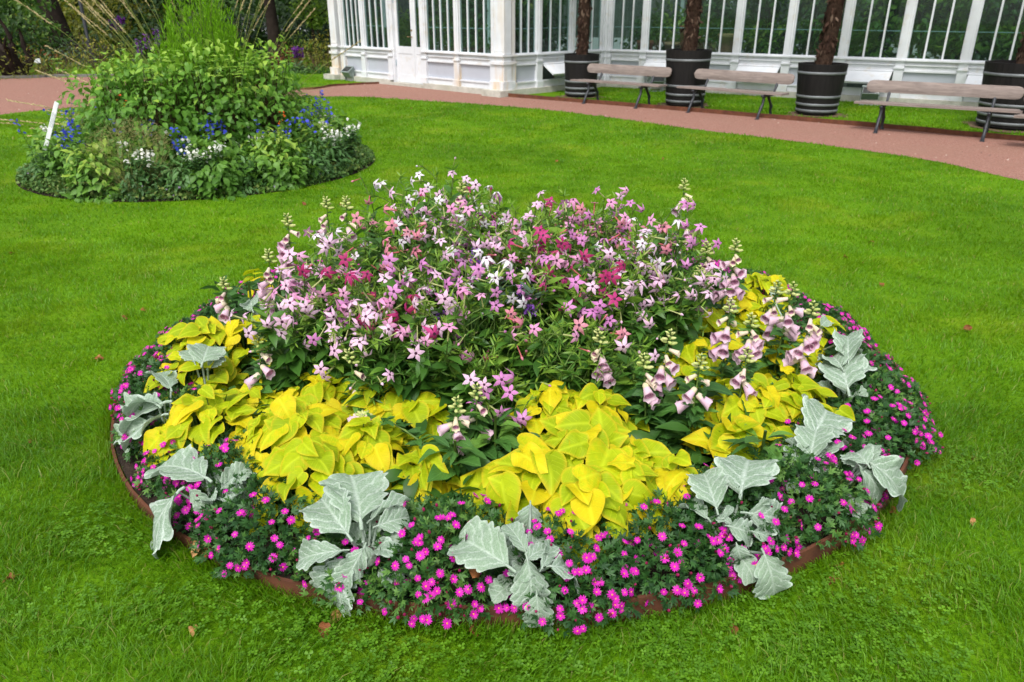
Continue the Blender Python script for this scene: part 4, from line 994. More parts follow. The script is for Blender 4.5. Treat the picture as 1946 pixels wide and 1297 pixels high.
# --- lime sweet potato vines
HEARTS = [(lambda T: (lambda b: (b.merge(T), b.mesh('leaf', [M_LIME]))[1])(MB()))(heart_leaf(cu, wa, wf, fo, dr, ph_)) for cu, wa, wf, fo, dr, ph_ in
          ((.2, .06, 3, .05, .2, 0), (.05, .08, 4, .14, .45, 1), (.4, .06, 2, .10, .1, 2), (-.15, .05, 3, .0, .40, 3), (.22, .06, 3, .08, .25, 4), (.0, .08, 5, .18, .5, 5), (-.2, .05, 4, -.06, .35, .5), (.1, .07, 3, .22, .6, 2.5), (-.3, .06, 2, -.05, .5, 1.5), (.05, .11, 4, .05, .2, 3.3))]
def lime_vine(px, py, R, h, n, lab, size=.105, z=.2):
    q = G(px, py, z); t = thing('lime_vine', lab, 'vine', (q[0], q[1], .05), 0, 'lime sweet potato vines in the round bed')
    st = MB(); low = MB(); out = nrm(np.array([q[0] - BC[0], q[1] - BC[1], 0]))
    for i in range(n):
        a = i * 2.39996 + rng.normal(0, .3); r = R * math.sqrt((i + .4) / n); e = r / R
        pos = np.array([r * math.cos(a), r * math.sin(a), h * (1 - .75 * e ** 2) + rng.normal(0, .018)])
        rad = np.array([math.cos(a), math.sin(a), 0]); nn = nrm(.75 * e * rad + np.array([0, 0, 1.]) + rng.normal(0, .31, 3) + np.array([0, -.22, 0]) + .2 * out)
        az = a + rng.normal(0, .7); d = np.array([math.cos(az), math.sin(az), -.25 + rng.normal(0, .2)]) + .35 * out + np.array([0, -.25, 0])
        d = nrm(d - nn * (d @ nn)); nn = nrm(nn - (.30 + .25 * rng.random()) * d); d = nrm(d - nn * (d @ nn)); s = size * (.62 + .62 * rng.random()) * (1.0 if e > .3 else .85)
        M = frames(pos - d * s * .25, d, nn, s, .92 + .2 * rng.random())[0]
        put('leaf', HEARTS[rng.integers(0, len(HEARTS))], t, mat4(M))
        st.tube([[pos[0] * .45, pos[1] * .45, .02], [pos[0] * .8, pos[1] * .8, pos[2] * .65], pos - d * s * .25 - nn * .004], [.0035, .003, .002], 5)
    st.build('stem', M_GSTEM, t)
LIMES = [(370, 660, .20, .26, 34, 'lime vine at the back left holding a silver leaf among its yellow leaves'), (365, 720, .20, .24, 32, 'bright yellow lime vine on the left above the outermost silver leaves'), (395, 800, .22, .24, 38, 'big yellow lime vine on the left bulging over the daisies'), (490, 760, .16, .20, 22, 'lime vine below the budding left foxglove'), (470, 650, .16, .25, 20, 'lime vine behind the left budding foxglove spires'),
         (560, 835, .22, .28, 40, 'lime vine in the front left between two silver plants'), (590, 900, .19, .25, 28, 'low lime vine just behind the front left silver plant'), (610, 755, .20, .24, 30, 'lime vine in the left middle close to the star flowers'), (720, 770, .20, .24, 32, 'lime vine in front of the star flowers left of the gap'), (700, 850, .18, .22, 26, 'lime vine under the fallen foxglove bells'), (800, 880, .13, .18, 16, 'small lime vine right of the fallen foxglove, by the front gap'), (800, 790, .14, .2, 16, 'lime vine behind the front gap near the white bells'),
         (1040, 790, .18, .27, 28, 'rear part of the front lime mass below the bamboo cane'), (1130, 800, .18, .26, 28, 'lime vine with a browned leaf at the back of the front lime mass'), (1100, 880, .22, .29, 36, 'large-leaved lime vine in the centre of the front lime mass'), (1000, 925, .17, .26, 18, 'large smooth heart-leaved lime vine at the left front corner of the front mass'), (1200, 890, .20, .22, 32, 'lime vine at the right side of the front lime mass'), (1110, 965, .17, .25, 22, 'low curled lime leaves above the front silver plant'), (1190, 935, .15, .24, 18, 'lime vine with curled rims over the daisies right of the front silver plant'), (1280, 920, .13, .24, 14, 'small lime shoot between the front lime mass and the right silver leaves'),
         (1340, 640, .18, .28, 26, 'lime vine behind the right foxgloves next to the green stems'), (1320, 700, .16, .25, 20, 'lime vine with upright leaves behind the bells at the right'), (1420, 600, .18, .28, 26, 'lime vine at the right under the fullest foxglove'), (1450, 560, .16, .26, 22, 'farthest lime vine at the back right rim'), (1420, 770, .20, .24, 34, 'lime vine in the right front with pale tiered leaves'), (1500, 760, .18, .24, 28, 'lime vine next to the right silver leaves, with a hanging yellow leaf'), (1490, 690, .18, .26, 26, 'lime vine between the right foxgloves'), (1400, 830, .14, .18, 16, 'low lime vine above the large right silver leaf'), (1560, 650, .12, .26, 10, 'golden lime shoot at the right edge beside the rightmost foxglove'), (1520, 830, .10, .16, 8, 'yellow lime shoot over the right silver leaves'), (490, 560, .10, .3, 6, 'small yellow lime shoot at the back left behind the mauve bells'), (1600, 790, .06, .16, 3, 'single hanging golden lime leaves at the right edge of the bed')]
for a in LIMES: lime_vine(a[0], a[1], a[2] * 1.1, a[3], int(a[4] * (2.1 if 'large' not in a[5] else 1.6)), a[5], size=.074 if a[1] < 820 else (.080 if 'large' not in a[5] else .108))

# --- silver-leaved plants, leaf by leaf (root and tip as seen in the photograph, with their heights)
SILV = []
def silver_shape(w, fold, bend, ruf, ph, lob, nl):
    # broad blade with rounded lobes, a rippled margin and puckered side veins
    nt, nu = 40, 8; t = np.linspace(0, 1, nt)[:, None]; u = np.linspace(-1, 1, 2 * nu + 1)[None]; au = np.abs(u)
    W = np.interp(t, [0, .04, .10, .2, .32, .45, .58], [.03, .09, .19, .28, .34, .365, .37]); W = np.where(t > .58, .37 * np.sqrt(np.clip(1 - ((t - .58) / .425) ** 2.2, 0, 1)), W); lob = lob * (1 - t ** 5); lobe = np.abs(np.sin(nl * PI * (t * .97 + .02) + .25 * u)) ** .8
    X = W * u * (1 + lob * (lobe - .75) * au ** 1.5); Y = t + .03 * au ** 1.5 * lob * 3 * (lobe - .4) + .08 * au * (1 - t) * t * 3
    ang = bend * t ** 1.3; yy = np.cumsum(np.cos(ang), 0) / nt; zz = -np.cumsum(np.sin(ang), 0) / nt
    Z = zz + fold * au * W + .5 * ruf * au ** 2 * np.sin(2 * PI * (1.4 * t + .3 * u) + ph) * (.4 + W) * 3 + .9 * ruf * au ** 3 * np.sin(nl * PI * 1.0 * t + ph * 2 + 1.5 * u) * W * 1.6 - .012 * np.abs(np.sin(nl * PI * (t - .45 * au * W * 2) + .4)) ** 3 * (1 - au ** 4) * np.sqrt(au)
    Y = Y - t + yy; Z = Z + .0 * u
    V = np.stack([X + 0 * Y, Y + 0 * X, Z + 0 * X], -1).reshape(-1, 3); m = 2 * nu + 1
    i = np.arange(nt - 1)[:, None] * m; j = np.arange(m - 1)[None]
    b = MB(); L = np.stack([np.tile(u.ravel(), nt), np.repeat(t.ravel(), m), np.abs(np.tile(u.ravel(), nt))], -1)
    b.add(V, np.stack([i + j, i + j + 1, i + m + j + 1, i + m + j], -1).reshape(-1, 4), 0, .5, L); return b.template()
for fold, bend, ruf, ph_, lob, nl in ((.12, .7, .07, 0, .20, 7), (.25, 1.0, .08, 1, .24, 6), (.0, 1.5, .09, 2, .20, 7), (-.18, .9, .08, 3, .24, 6), (.38, .6, .07, 4, .20, 7), (-.28, 1.2, .08, 5, .22, 6)):
    w = np.interp(np.linspace(0, 1, 30), [0, .06, .15, .3, .5, .7, .85, .94, .98, 1], [.04, .11, .21, .31, .37, .375, .33, .25, .17, .09])
    b = MB(); b.merge(silver_shape(w, fold, bend, ruf, ph_, lob, nl)); b.tube([[0, -.10, -.03], [0, -.03, -.004], [0, .1, -.008]], [.022, .022, .016], 6); SILV.append(b.mesh('leaf', [M_SILVER]))
SILVERS = {
 'silver-leaved plant at the left front, one large leaf hanging over the steel edge': [((392, 908), .14, (292, 858), .20, 1.0, 0), ((338, 935), .14, (243, 1040), .03, .85, 3), ((450, 895), .13, (496, 945), .10, .9, 2), ((420, 930), .10, (470, 880), .18, .8, 1), ((360, 930), .12, (400, 975), .08, .6, 1)],
 'tall upright silver-leaved plant left of front centre, tallest leaf against lime leaves': [((686, 992), .17, (668, 872), .27, 1.05, 0), ((662, 1018), .15, (598, 930), .22, .85, 4), ((652, 1046), .13, (540, 1058), .12, .55, 1), ((668, 1058), .10, (585, 1172), .015, .95, 2), ((692, 1040), .13, (648, 1122), .06, .75, 3), ((716, 1000), .15, (785, 975), .18, .9, 1), ((704, 988), .16, (776, 935), .22, .4, 4), ((730, 985), .13, (752, 1025), .09, 1.2, 2), ((690, 1030), .14, (715, 1075), .10, .6, 5)],
 'silver-leaved plant at front centre, longest leaf trailing over the edge onto the grass': [((968, 1078), .15, (862, 1006), .20, .9, 4), ((1000, 1050), .15, (965, 985), .22, .7, 0), ((1008, 958), .19, (1005, 1018), .12, 1.15, 3), ((1002, 1062), .15, (1022, 1165), .06, .9, 5), ((1020, 1130), .08, (1025, 1210), .01, .9, 3), ((1046, 1076), .14, (1122, 1080), .12, 1.0, 2), ((1030, 1080), .14, (1060, 1020), .18, .5, 0), ((1000, 1065), .14, (1040, 1030), .19, .8, 1), ((1000, 1050), .12, (1045, 1000), .14, .6, 0)],
 'silver-leaved plant right of front centre with a broad upright leaf and several small ones': [((1408, 938), .17, (1425, 842), .24, 1.05, 0), ((1362, 968), .16, (1335, 882), .23, .85, 4), ((1345, 985), .14, (1285, 935), .15, .7, 1), ((1420, 975), .15, (1533, 990), .12, .75, 2), ((1385, 1000), .15, (1450, 1015), .12, .9, 3), ((1400, 1035), .11, (1412, 1076), .06, 1.1, 5), ((1452, 1052), .10, (1490, 1148), .01, .95, 3), ((1395, 1000), .14, (1360, 975), .17, .6, 1), ((1440, 960), .16, (1470, 945), .19, .7, 0), ((1375, 985), .15, (1392, 960), .19, .6, 4), ((1430, 1010), .12, (1490, 1025), .09, .6, 3)],
 'silver-leaved plant at the right edge with a folded leaf hanging over the grass': [((1650, 884), .17, (1612, 832), .22, 1.05, 2), ((1648, 876), .17, (1758, 945), .06, .8, 1), ((1630, 882), .16, (1712, 962), .05, .5, 5), ((1655, 880), .15, (1660, 835), .21, .7, 0), ((1640, 890), .14, (1600, 860), .18, .7, 1)],
 'silver-leaved plant on the right tucked beside the lime leaves': [((1545, 828), .16, (1590, 752), .23, .95, 0), ((1540, 875), .13, (1552, 800), .22, .9, 4), ((1560, 870), .12, (1590, 815), .18, .8, 1), ((1500, 880), .11, (1515, 840), .16, .9, 0), ((1550, 860), .12, (1575, 885), .08, .8, 3)],
 'silver-leaved plant at the right back with a tall upright leaf beside the rightmost foxglove': [((1612, 742), .16, (1592, 655), .26, .85, 0), ((1612, 690), .20, (1612, 616), .30, .6, 4), ((1632, 690), .20, (1674, 672), .20, .75, 2), ((1595, 735), .15, (1636, 752), .12, .8, 3), ((1600, 700), .2, (1570, 650), .24, .7, 1), ((1590, 720), .15, (1560, 700), .2, .7, 4)],
 'silver-leaved plant at the left edge with leaves spreading over the daisies': [((312, 765), .17, (188, 806), .08, .85, 1), ((310, 788), .16, (218, 820), .11, .95, 3), ((300, 770), .18, (240, 735), .22, .75, 2), ((325, 738), .17, (300, 690), .24, .9, 0), ((322, 780), .14, (340, 800), .1, .7, 1), ((285, 800), .12, (192, 842), .06, .8, 5)],
 'silver leaf plant poking through the back left lime vine': [((384, 692), .24, (398, 642), .31, 1.2, 0), ((370, 690), .22, (355, 655), .28, .9, 4), ((395, 700), .2, (425, 670), .26, .8, 1)],
 'silver leaves at the back left, half hidden by the long dark leaves': [((480, 590), .24, (470, 555), .30, .8, 0), ((495, 590), .24, (510, 570), .29, .8, 1), ((490, 600), .2, (480, 575), .26, .8, 2)],
 'silver leaves at the back right rim behind the yellow leaves': [((1465, 560), .24, (1482, 545), .28, 1., 0), ((1560, 620), .22, (1580, 600), .27, 1., 1), ((1600, 650), .2, (1620, 640), .24, .9, 2)],
}
for lab, leaves in SILVERS.items():
    leaves = [(a, z + .085, b_, zb + (.075 if zb > .045 else .04), wd, va) for a, z, b_, zb, wd, va in leaves]; R = [G(*a, z) for a, z, *_ in leaves]; c = np.mean(R, 0); dv = c[:2] - BC; rr = np.linalg.norm(dv)
    if rr > BR - .12: c[:2] = BC + dv / rr * (BR - .12)
    t = thing('silver_ragwort', lab, 'silver plant', (c[0], c[1], .045), 0, 'silver-leaved plants around the bed')
    org = np.array([c[0], c[1], .045]); st = MB(); crown = org + [0, 0, .04]
    for (a, za, b_, zb, wd, var) in leaves:
        p0, p1 = G(*a, za), G(*b_, zb); d = p1 - p0; L = np.linalg.norm(d); mid = (p0 + p1) / 2
        view = nrm(np.array([0, 0, H_CAM]) - mid); nn = nrm(.65 * view + np.array([0, 0, .75]) + rng.normal(0, .36, 3)); d = nrm(d)
        if abs(d @ nn) > .85: nn = nrm(np.cross(np.cross(d, view), d))
        M = frames(p0 - org, d, nn, L * 1.03, .92 * wd / .85)[0]; put('leaf', SILV[var], t, mat4(M))
        st.tube([crown - org + [0, 0, -.04], (crown * .5 + p0 * .5) - org + [0, 0, .0], p0 - org - d * L * .14 * 0], [.006, .005, .004], 6)
    # young inner leaves and older ones lying low, unfolding from the heart of the plant
    if len(leaves) > 4:
        for i in range(7):
            a = rng.random() * 6.28; lo = i % 2; s = .075 + .05 * rng.random(); d = nrm(np.array([math.cos(a), math.sin(a), .25 if lo else .9])); p0 = crown - org + np.array([math.cos(a), math.sin(a), 0]) * (.07 if lo else .02) + [0, 0, .04 if lo else .07]
            nn = nrm(np.array([-math.cos(a) * .5, -math.sin(a) * .5 - .3, 1.0]) + rng.normal(0, .2, 3)); M = frames(p0, d, nn, s, .95)[0]; put('leaf', SILV[rng.integers(0, 6)], t, mat4(M))
    st.build('stem', M_SILVER, t)

# --- magenta daisies all round the rim
def daisy_foliage(R, h, n, leafy=1.0):
    b = MB(); d = nrm(rng.normal(0, 1, (n, 3))); d[:, 2] = np.abs(d[:, 2]); q = .62 + .42 * rng.random(n) ** .7
    pos = d * q[:, None] * [R, R, h] + [0, 0, .01]; nn = nrm(d * [1, 1, .8] + [0, 0, .7] + rdir(n, .4)); dd = nrm(d * [1, 1, .5] + [0, 0, .35] + rdir(n, .6))
    b.scatter(LOBED, frames(pos, dd, nn, (.021 + .017 * rng.random(n)), 1.1))
    return b.mesh('foliage', [M_DAISYLEAF])
def daisy_stems(R, h, n):
    b = MB()
    for i in range(n):
        d = nrm(rng.normal(0, 1, 3)); d[2] = abs(d[2]) + .2; e = d * [R, R, h] * .95; b.tube([[e[0] * .1, e[1] * .1, 0], [e[0] * .6, e[1] * .6, e[2] * .55], e], [.0025, .002, .0015], 4)
    return b.mesh('stem', [M_GSTEM])
def daisy(npet, open_):
    b = MB(); a = np.arange(npet) * 2 * PI / npet + rng.normal(0, .08, npet); T = grid_leaf(np.array([.05, .15, .17, .13, .02]), 1, .1, .25)
    d = np.stack([np.cos(a), np.sin(a), open_ + rng.normal(0, .08, npet)], -1); b.scatter(T, frames(np.c_[.12 * np.cos(a), .12 * np.sin(a), 0 * a], d, np.array([0, 0, 1.]) + 0 * d, (.90 + .14 * rng.random(npet))))
    b.lathe([(.17, .0), (.16, .07), (.09, .12), (.001, .14)], 8, 1); b.lathe([(.001, -.25), (.2, -.15), (.23, -.02)], 6, 2); b.tube([[0, 0, -.2], [.05, 0, -1.4], [.1, .05, -3.6]], .06, 4, 2)
    return b.mesh('daisy_flower', [M_MAG, M_YEL, M_GSTEM])
DAISY = [daisy(13, .12), daisy(14, .3), daisy(12, -.1), daisy(13, .7)]
b = MB(); b.lathe([(.001, -.4), (.3, -.2), (.34, .1), (.22, .45), (.05, .6)], 7, 0); b.tube([[0, 0, -.3], [.05, 0, -1.4], [.1, .05, -3.0]], .06, 4, 1); DBUD = b.mesh('daisy_bud', [M_BUDRED, M_GSTEM])
DFM = [(daisy_foliage(.265, .165, 2000), daisy_stems(.24, .15, 26)) for _ in range(5)]
NM = 34
c_left = lambda a: math.cos(a) < .1
for i in range(NM):
    a = -PI / 2 + (i - NM / 2 + .5) * 2 * PI / NM + rng.normal(0, .02)
    r = BR - (.29 if math.cos(a) < -.6 else .215 if c_left(a) else .235) + rng.normal(0, .02); c = BC + r * np.array([math.cos(a), math.sin(a)])
    zc = c[1] * CP + H_CAM * SP; ix = 973 + F_PX * c[0] / zc; iy = 648.5 - F_PX * (c[1] * SP - H_CAM * CP) / zc
    if iy < 505 and 560 < ix < 1370: continue
    lab_ = ('at the back left rim' if ix < 460 and iy < 640 else 'on the left rim behind the edge silver plant' if ix < 330 and iy < 760 else 'on the left rim below the edge silver plant' if ix < 300 else 'behind the left front silver leaf' if ix < 400 else
            'left of the tall upright silver plant' if ix < 640 else 'right of the tall upright silver plant' if ix < 960 else 'under the front centre silver plant' if ix < 1080 else 'right of the front centre silver plant' if ix < 1370 else
            'under the silver plant right of front centre' if ix < 1480 else 'between the last two silver plants on the right front' if iy > 880 else 'on the right rim beyond the folded silver leaf' if iy > 700 else 'at the back right rim')
    t = thing('daisy_clump', 'magenta daisy mound ' + lab_, 'daisies', (*c, .045), rng.random() * 6.28, 'magenta daisies along the rim')
    fm, sm = DFM[i % 5]; S = 1.0 if iy > 700 else .85; t.scale = (S, S, S * (1.0 + .08 * rng.normal()))
    put('foliage', fm, t); put('stem', sm, t)
    Ri = Matrix.Rotation(-t.rotation_euler.z, 3, 'Z'); out = np.array([math.cos(a), math.sin(a), 0])
    nf = int(76 * (.6 + .8 * rng.random()))
    cl = nrm(rng.normal(0, 1, (4, 3)) + [0, 0, .6] + out * .5)
    for j in range(nf):
        d = nrm(rng.normal(0, 1, 3)) if rng.random() < .62 else nrm(cl[rng.integers(0, 4)] + rng.normal(0, .28, 3))
        d[2] = abs(d[2]) * 1.1 + .08; d = nrm(d + .35 * out + np.array([0, -.15, 0])); d[2] = max(d[2], .05)
        p_ = d * np.array([.275, .275, .18]) * (.97 + .10 * rng.random()) + [0, 0, .01]
        f = nrm(d + np.array([0, -.35, .5]) + rng.normal(0, .3, 3))
        pl = np.array(Ri @ Vector(p_)); fl = np.array(Ri @ Vector(f)); bud = rng.random() < .24
        s = (.0110 + .005 * rng.random()); x = nrm(np.cross(fl, [.3, .5, .2])); M = np.stack([x * s, np.cross(fl, x) * s, fl * s, pl], -1)
        put('bud' if bud else 'flower', DBUD if bud else DAISY[rng.integers(0, 4)], t, mat4(M))
# dark leafy filler under the tall plants
b = MB(); n = 2600; a = rng.random(n) * 6.28; r = 1.55 * np.sqrt(rng.random(n)); pos = np.stack([BC[0] + r * np.cos(a), BC[1] + r * np.sin(a), .05 + .16 * rng.random(n)], -1)
g = rng.integers(0, 3, n); M = frames(pos, rdir(n) * [1, 1, .3] + [0, 0, .25], np.array([0, 0, 1.]) + rdir(n, .4), .06 + .09 * rng.random(n), 1.2)
for i in range(3): b.scatter(LANCE[i], M[g == i], rng.random((g == i).sum()) * .5)
tag(b.build('undergrowth', M_GREEN), 'dark low leaves covering the soil under the flowers', 'undergrowth', None, 'stuff')

# --- fallen leaves
M_DEAD = leafmat('dead_leaf', (.16, .050, .016), (.34, .13, .035), (.42, .25, .10), .7, .3, .1, None, 5, .15, .9)
DL = []
for bd, rf, tw in ((1.2, .12, .5), (.6, .16, -.6), (1.6, .10, .3)):
    b = MB(); b.merge(grid_leaf(ell(9, .9, .45, .33), 3, .25, bd, rf, 1.6, tw * 3, .12, 4, tw)); b.tube([[0, -.22, .0], [0, 0, 0]], .015, 4); DL.append(b.mesh('fallen_leaf', [M_DEAD]))
FL = [(615, 1182, .055, 'orange-brown fallen leaf on the grass below the tall silver plant'), (650, 1158, .05, 'curled brown fallen leaf touching the drooping silver leaf'), (772, 1172, .075, 'big rust-brown fallen leaf by the steel edge under the daisies'), (733, 1166, .05, 'small brown fallen leaf left of the big rust one'), (722, 1070, .05, 'tan fallen leaf caught in the daisies right of the tall silver plant', .14), (890, 1082, .05, 'brown fallen leaf caught amid the front daisies', .2), (890, 1200, .055, 'thin fallen leaf on the grass just outside the front edge'), (33, 1093, .04, 'brown fallen leaf alone on the grass at the far left'), (305, 1124, .035, 'pale dry leaf bit standing in the left grass'), (370, 1188, .035, 'reddish fallen leaf in the lower left grass'),
      (1601, 1078, .05, 'orange fallen leaf by the steel edge at the right'), (1590, 1100, .035, 'small brown leaf bit below the orange one at the right'), (1702, 975, .05, 'brown leaf at the right edge under the folded silver leaf'), (1850, 985, .03, 'rusty leaf speck on the right-hand grass'), (390, 1050, .06, 'brown fallen leaf on the soil at the left front edge'), (410, 1065, .05, 'dark red-brown leaf beside it at the left front edge'), (1365, 985, .05, 'orange leaf stuck among the silver leaves right of front centre', .16), (240, 600, .045, 'orange leaf on the grass left of the back rim'), (180, 682, .045, 'orange leaf on the left-hand grass'), (268, 587, .03, 'pale leaf on the grass near the back left rim'), (18, 480, .05, 'yellow leaf near the left picture edge'), (575, 385, .05, 'tan leaf on the grass behind the left flowers'), (645, 390, .05, 'orange leaf on the grass behind the left flowers'), (1640, 500, .04, 'pale leaf on the grass right of the bed'), (1660, 460, .045, 'orange leaf on the far right grass'), (1607, 487, .045, 'tan leaf on the grass right of the tall foxglove'), (1830, 625, .05, 'brown leaf in the grass at the right'), (1672, 537, .05, 'dark brown leaf in the right grass'), (60, 840, .04, 'brown leaf in the left grass'), (1395, 925 + 260, .04, 'brown leaf lying in the grass below the right edging'), (1855, 870, .03, 'small reddish leaf bit in the right grass'), (780, 205, .05, 'dry leaf on the lawn before the path'), (1060, 305, .05, 'dry leaf on the lawn in front of the benches'), (1260, 300, .04, 'tan leaf on the lawn behind the bed')]
for px, py, s, lab, *z in FL:
    z = z[0] if z else .022; q = G(px, py, z); dv = q[:2] - BC
    if not z > .05 and np.linalg.norm(dv) < BR: z = q[2] = .06
    a = rng.random() * 6.28; M = frames(q, [math.cos(a), math.sin(a), rng.normal(0, .2)], [rng.normal(0, .4), -.35 + rng.normal(0, .3), 1], s * 1.15)[0]
    tag(put('fallen_leaf', DL[rng.integers(0, 3)], None, mat4(M)), lab, 'fallen leaf', 'fallen autumn leaves')
# --- clover in the front grass
M_CLOVER = leafmat('clover_leaf', (.065, .17, .006), (.14, .31, .012), None, .5, .3, .3)
b = MB(); cl = MB(); q = heart_leaf(.15, 0, 3, .15, .1, 0, 10, (.6, 1.0))
ca = np.array([0, 2.094, 4.189]); cr = np.stack([np.cos(ca), np.sin(ca), 0 * ca], -1)
cl.scatter(q, frames(cr * 1.0, -cr, np.array([0, 0, 1.]) + 0 * cr, .95), np.full(3, .5))
CT = cl.template()
def clover(cx, cy, r, n):
    a = rng.random(n) * 6.28; q = r * np.sqrt(rng.random(n)); P = np.stack([cx + q * np.cos(a), cy + q * np.sin(a) * .5, .018 + .016 * rng.random(n)], -1)
    m = np.hypot(P[:, 0] - BC[0], P[:, 1] - BC[1]) > BR + .02; P = P[m]; n = len(P); an = rng.random(n) * 6.28
    b.scatter(CT, frames(P, np.stack([np.cos(an), np.sin(an), 0 * an], -1), np.array([0, 0, 1.]) + rdir(n, .25), .0062 + .0035 * rng.random(n)))
for px, py, r, n in ((640, 1240, .3, 220), (900, 1260, .35, 300), (1150, 1265, .35, 300), (1380, 1230, .3, 240), (1550, 1180, .3, 180), (260, 1010, .35, 300), (180, 1180, .3, 160), (1700, 1120, .35, 240), (1800, 900, .4, 240), (1640, 1250, .3, 260), (480, 1150, .3, 200)):
    c = G(px, py); clover(c[0], c[1], r, n)
tag(b.build('clover', M_CLOVER), 'round-leaved clover patches in the grass around the bed', 'clover', None, 'stuff')
# ------------------------------------------------------------------ the second bed, left behind
M_MOUND = leafmat('mound_leaf', (.055, .15, .016), (.15, .33, .03), (.30, .46, .05), .5, .35, .35, None, 1.6, 0, .25)
M_MIX = leafmat('leafy_plant', (.055, .145, .016), (.15, .31, .035), (.28, .40, .05), .5, .35, .3, None, 3, 0, .5)
M_DARKLEAF = leafmat('dark_narrow_leaf', (.035, .095, .022), (.085, .19, .045), None, .5, .35, .2)
M_COVER = leafmat('low_cover_leaf', (.04, .10, .02), (.11, .20, .035), (.20, .22, .06), .6, .3, .2)
M_FEATHER = leafmat('feathery_leaf', (.08, .20, .006), (.18, .38, .010), None, .6, .2, .35)
M_WISP = leafmat('wispy_grass', (.17, .19, .06), (.34, .30, .12), None, .7, .2, .3)
M_STRAW = leafmat('straw', (.42, .33, .17), (.58, .47, .27), None, .8, .2, .2)
M_CULM = leafmat('culm', (.12, .17, .03), (.24, .26, .06), None, .6, .3, .1)
M_BLUE = petal('blue_flower', (.03, .05, .52), (.10, .12, .66)); M_WHITEF = petal('white_flower', (.74, .74, .64), (.78, .78, .74)); M_ORANGE = petal('orange_flower', (.62, .08, .01), (.70, .16, .02)); M_VIOLET = petal('violet_flower', (.12, .03, .20), (.22, .05, .34))
def pillow(R, h, n, size, T, mat, nm='foliage', hang=.3, z0=0.0, core=.55):
    b = MB(); d = nrm(rng.normal(0, 1, (n, 3))); d[:, 2] = np.abs(d[:, 2]) * 1.05 - .08; q = core + (1.06 - core) * rng.random(n) ** .6
    lump = 1 + .12 * np.sin(d[:, 0] * 6 + 1) * np.sin(d[:, 1] * 5) + .10 * np.sin(d[:, 2] * 9 + d[:, 0] * 4)
    pos = d * (q * lump)[:, None] * [R, R, h]; pos[:, 2] = np.maximum(pos[:, 2], .02) + z0
    nn = nrm(d + [0, 0, .7] + rdir(n, .35)); dd = nrm(d * [1, 1, .2] + [0, 0, -hang] + rdir(n, .5))
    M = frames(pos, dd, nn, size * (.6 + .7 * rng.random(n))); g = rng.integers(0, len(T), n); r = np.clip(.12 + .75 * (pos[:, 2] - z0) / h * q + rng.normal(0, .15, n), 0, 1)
    for i, t in enumerate(T): b.scatter(t, M[g == i], r[g == i])
    return b.mesh(nm, [mat])
def sticks(R, h, n, rad=.008, mat=None):
    b = MB()
    for i in range(n):
        a = rng.random() * 6.28; r = R * .8 * math.sqrt(rng.random()); b.tube([[r * .2 * math.cos(a), r * .2 * math.sin(a), 0], [r * .6 * math.cos(a), r * .6 * math.sin(a), h * .5], [r * math.cos(a), r * math.sin(a), h * .97]], [rad, rad * .8, rad * .3], 5)
    return b.mesh('stem', [mat or M_GSTEM])
MOUND = [(pillow(.62, 1.08, 1500, .085, OVATE, M_MOUND, hang=.45, z0=.24), sticks(.5, 1.2, 30, .008, M_STEM)) for _ in range(3)]
def place(name, lab, cat, loc, meshes, group, rz=None, s=1.0, sz=1.0):
    t = thing(name, lab, cat, (loc[0], loc[1], .01 if len(loc) < 3 else loc[2]), rng.random() * 6.28 if rz is None else rz, group); t.scale = (s, s, s * sz)
    for n_, m in meshes: put(n_, m, t)
    return t
for i, (dx, dy, s, sz, lab) in enumerate([(-.72, -.40, .95, .98, 'lush green leafy bush at the left of the far mound, loose shoots sticking out'), (-.15, -.68, 1.0, .92, 'lush green bush at the front left of the far mound'), (.38, -.55, .95, 1.02, 'lush green bush at the front right of the far mound'), (.74, -.12, .95, 1.02, 'lush green bush at the right end of the far mound'), (-.92, .15, .85, .98, 'lush green bush at the outer left of the far mound'), (.6, .5, 1.0, .98, 'lush green bush at the back right of the far mound'), (-.5, .5, 1.0, .92, 'lush green bush at the back left of the far mound'), (.1, -.05, 1.0, 1.02, 'lush green bush in the middle of the far mound below the feathery plant')]):
    t = place('leafy_bush', lab, 'bush', LC + [dx + .02, dy], (('foliage', MOUND[i % 3][0]), ('stem', MOUND[i % 3][1])), 'bushes of the far mound', s=s, sz=sz)
    # loose shoots above the bush
    for j in range(7):
        b = MB(); a = rng.random() * 6.28; r = .5 * rng.random(); p0 = np.array([r * math.cos(a), r * math.sin(a), 1.0]); p1 = p0 * [1.25, 1.25, 1] + [0, 0, .22 + .14 * rng.random()]; b.tube([p0, p1], [.005, .003], 4, 1)
        for q in (.35, .6, .85, 1.0):
            m = 4; an = rng.random() * 6 + np.arange(m) * 1.57; pp = p0 + (p1 - p0) * q
            b.scatter(OVATE[1], frames(np.repeat(pp[None], m, 0), np.stack([np.cos(an), np.sin(an), .3 + 0 * an], -1), np.array([0, 0, 1.]) + rdir(m, .2), .09 * (1.25 - .6 * q)), np.full(m, .9))
        b.build('shoot', [M_MOUND, M_GSTEM], t)
for px, py in ((282, 95), (300, 85), (268, 105)):
    q = atY(px, py, 8.9); b = MB(); n = 60; z = rng.random(n) * .16; a = rng.random(n) * 6.28
    b.scatter(OVATE[0], frames(np.stack([.014 * np.cos(a), .014 * np.sin(a), z], -1), np.stack([np.cos(a), np.sin(a), .3 + 0 * a], -1), rdir(n) + [0, 0, 1], .024)); b.tube([[0, 0, -.3], [0, 0, .15]], .004, 4, 1)
    o = b.build('sage_spike', [M_VIOLET, M_GSTEM]); o.location = q; tag(o, 'dark violet sage spike at the left top of the far mound', 'flower spike', 'dark sage spikes on the far mound')
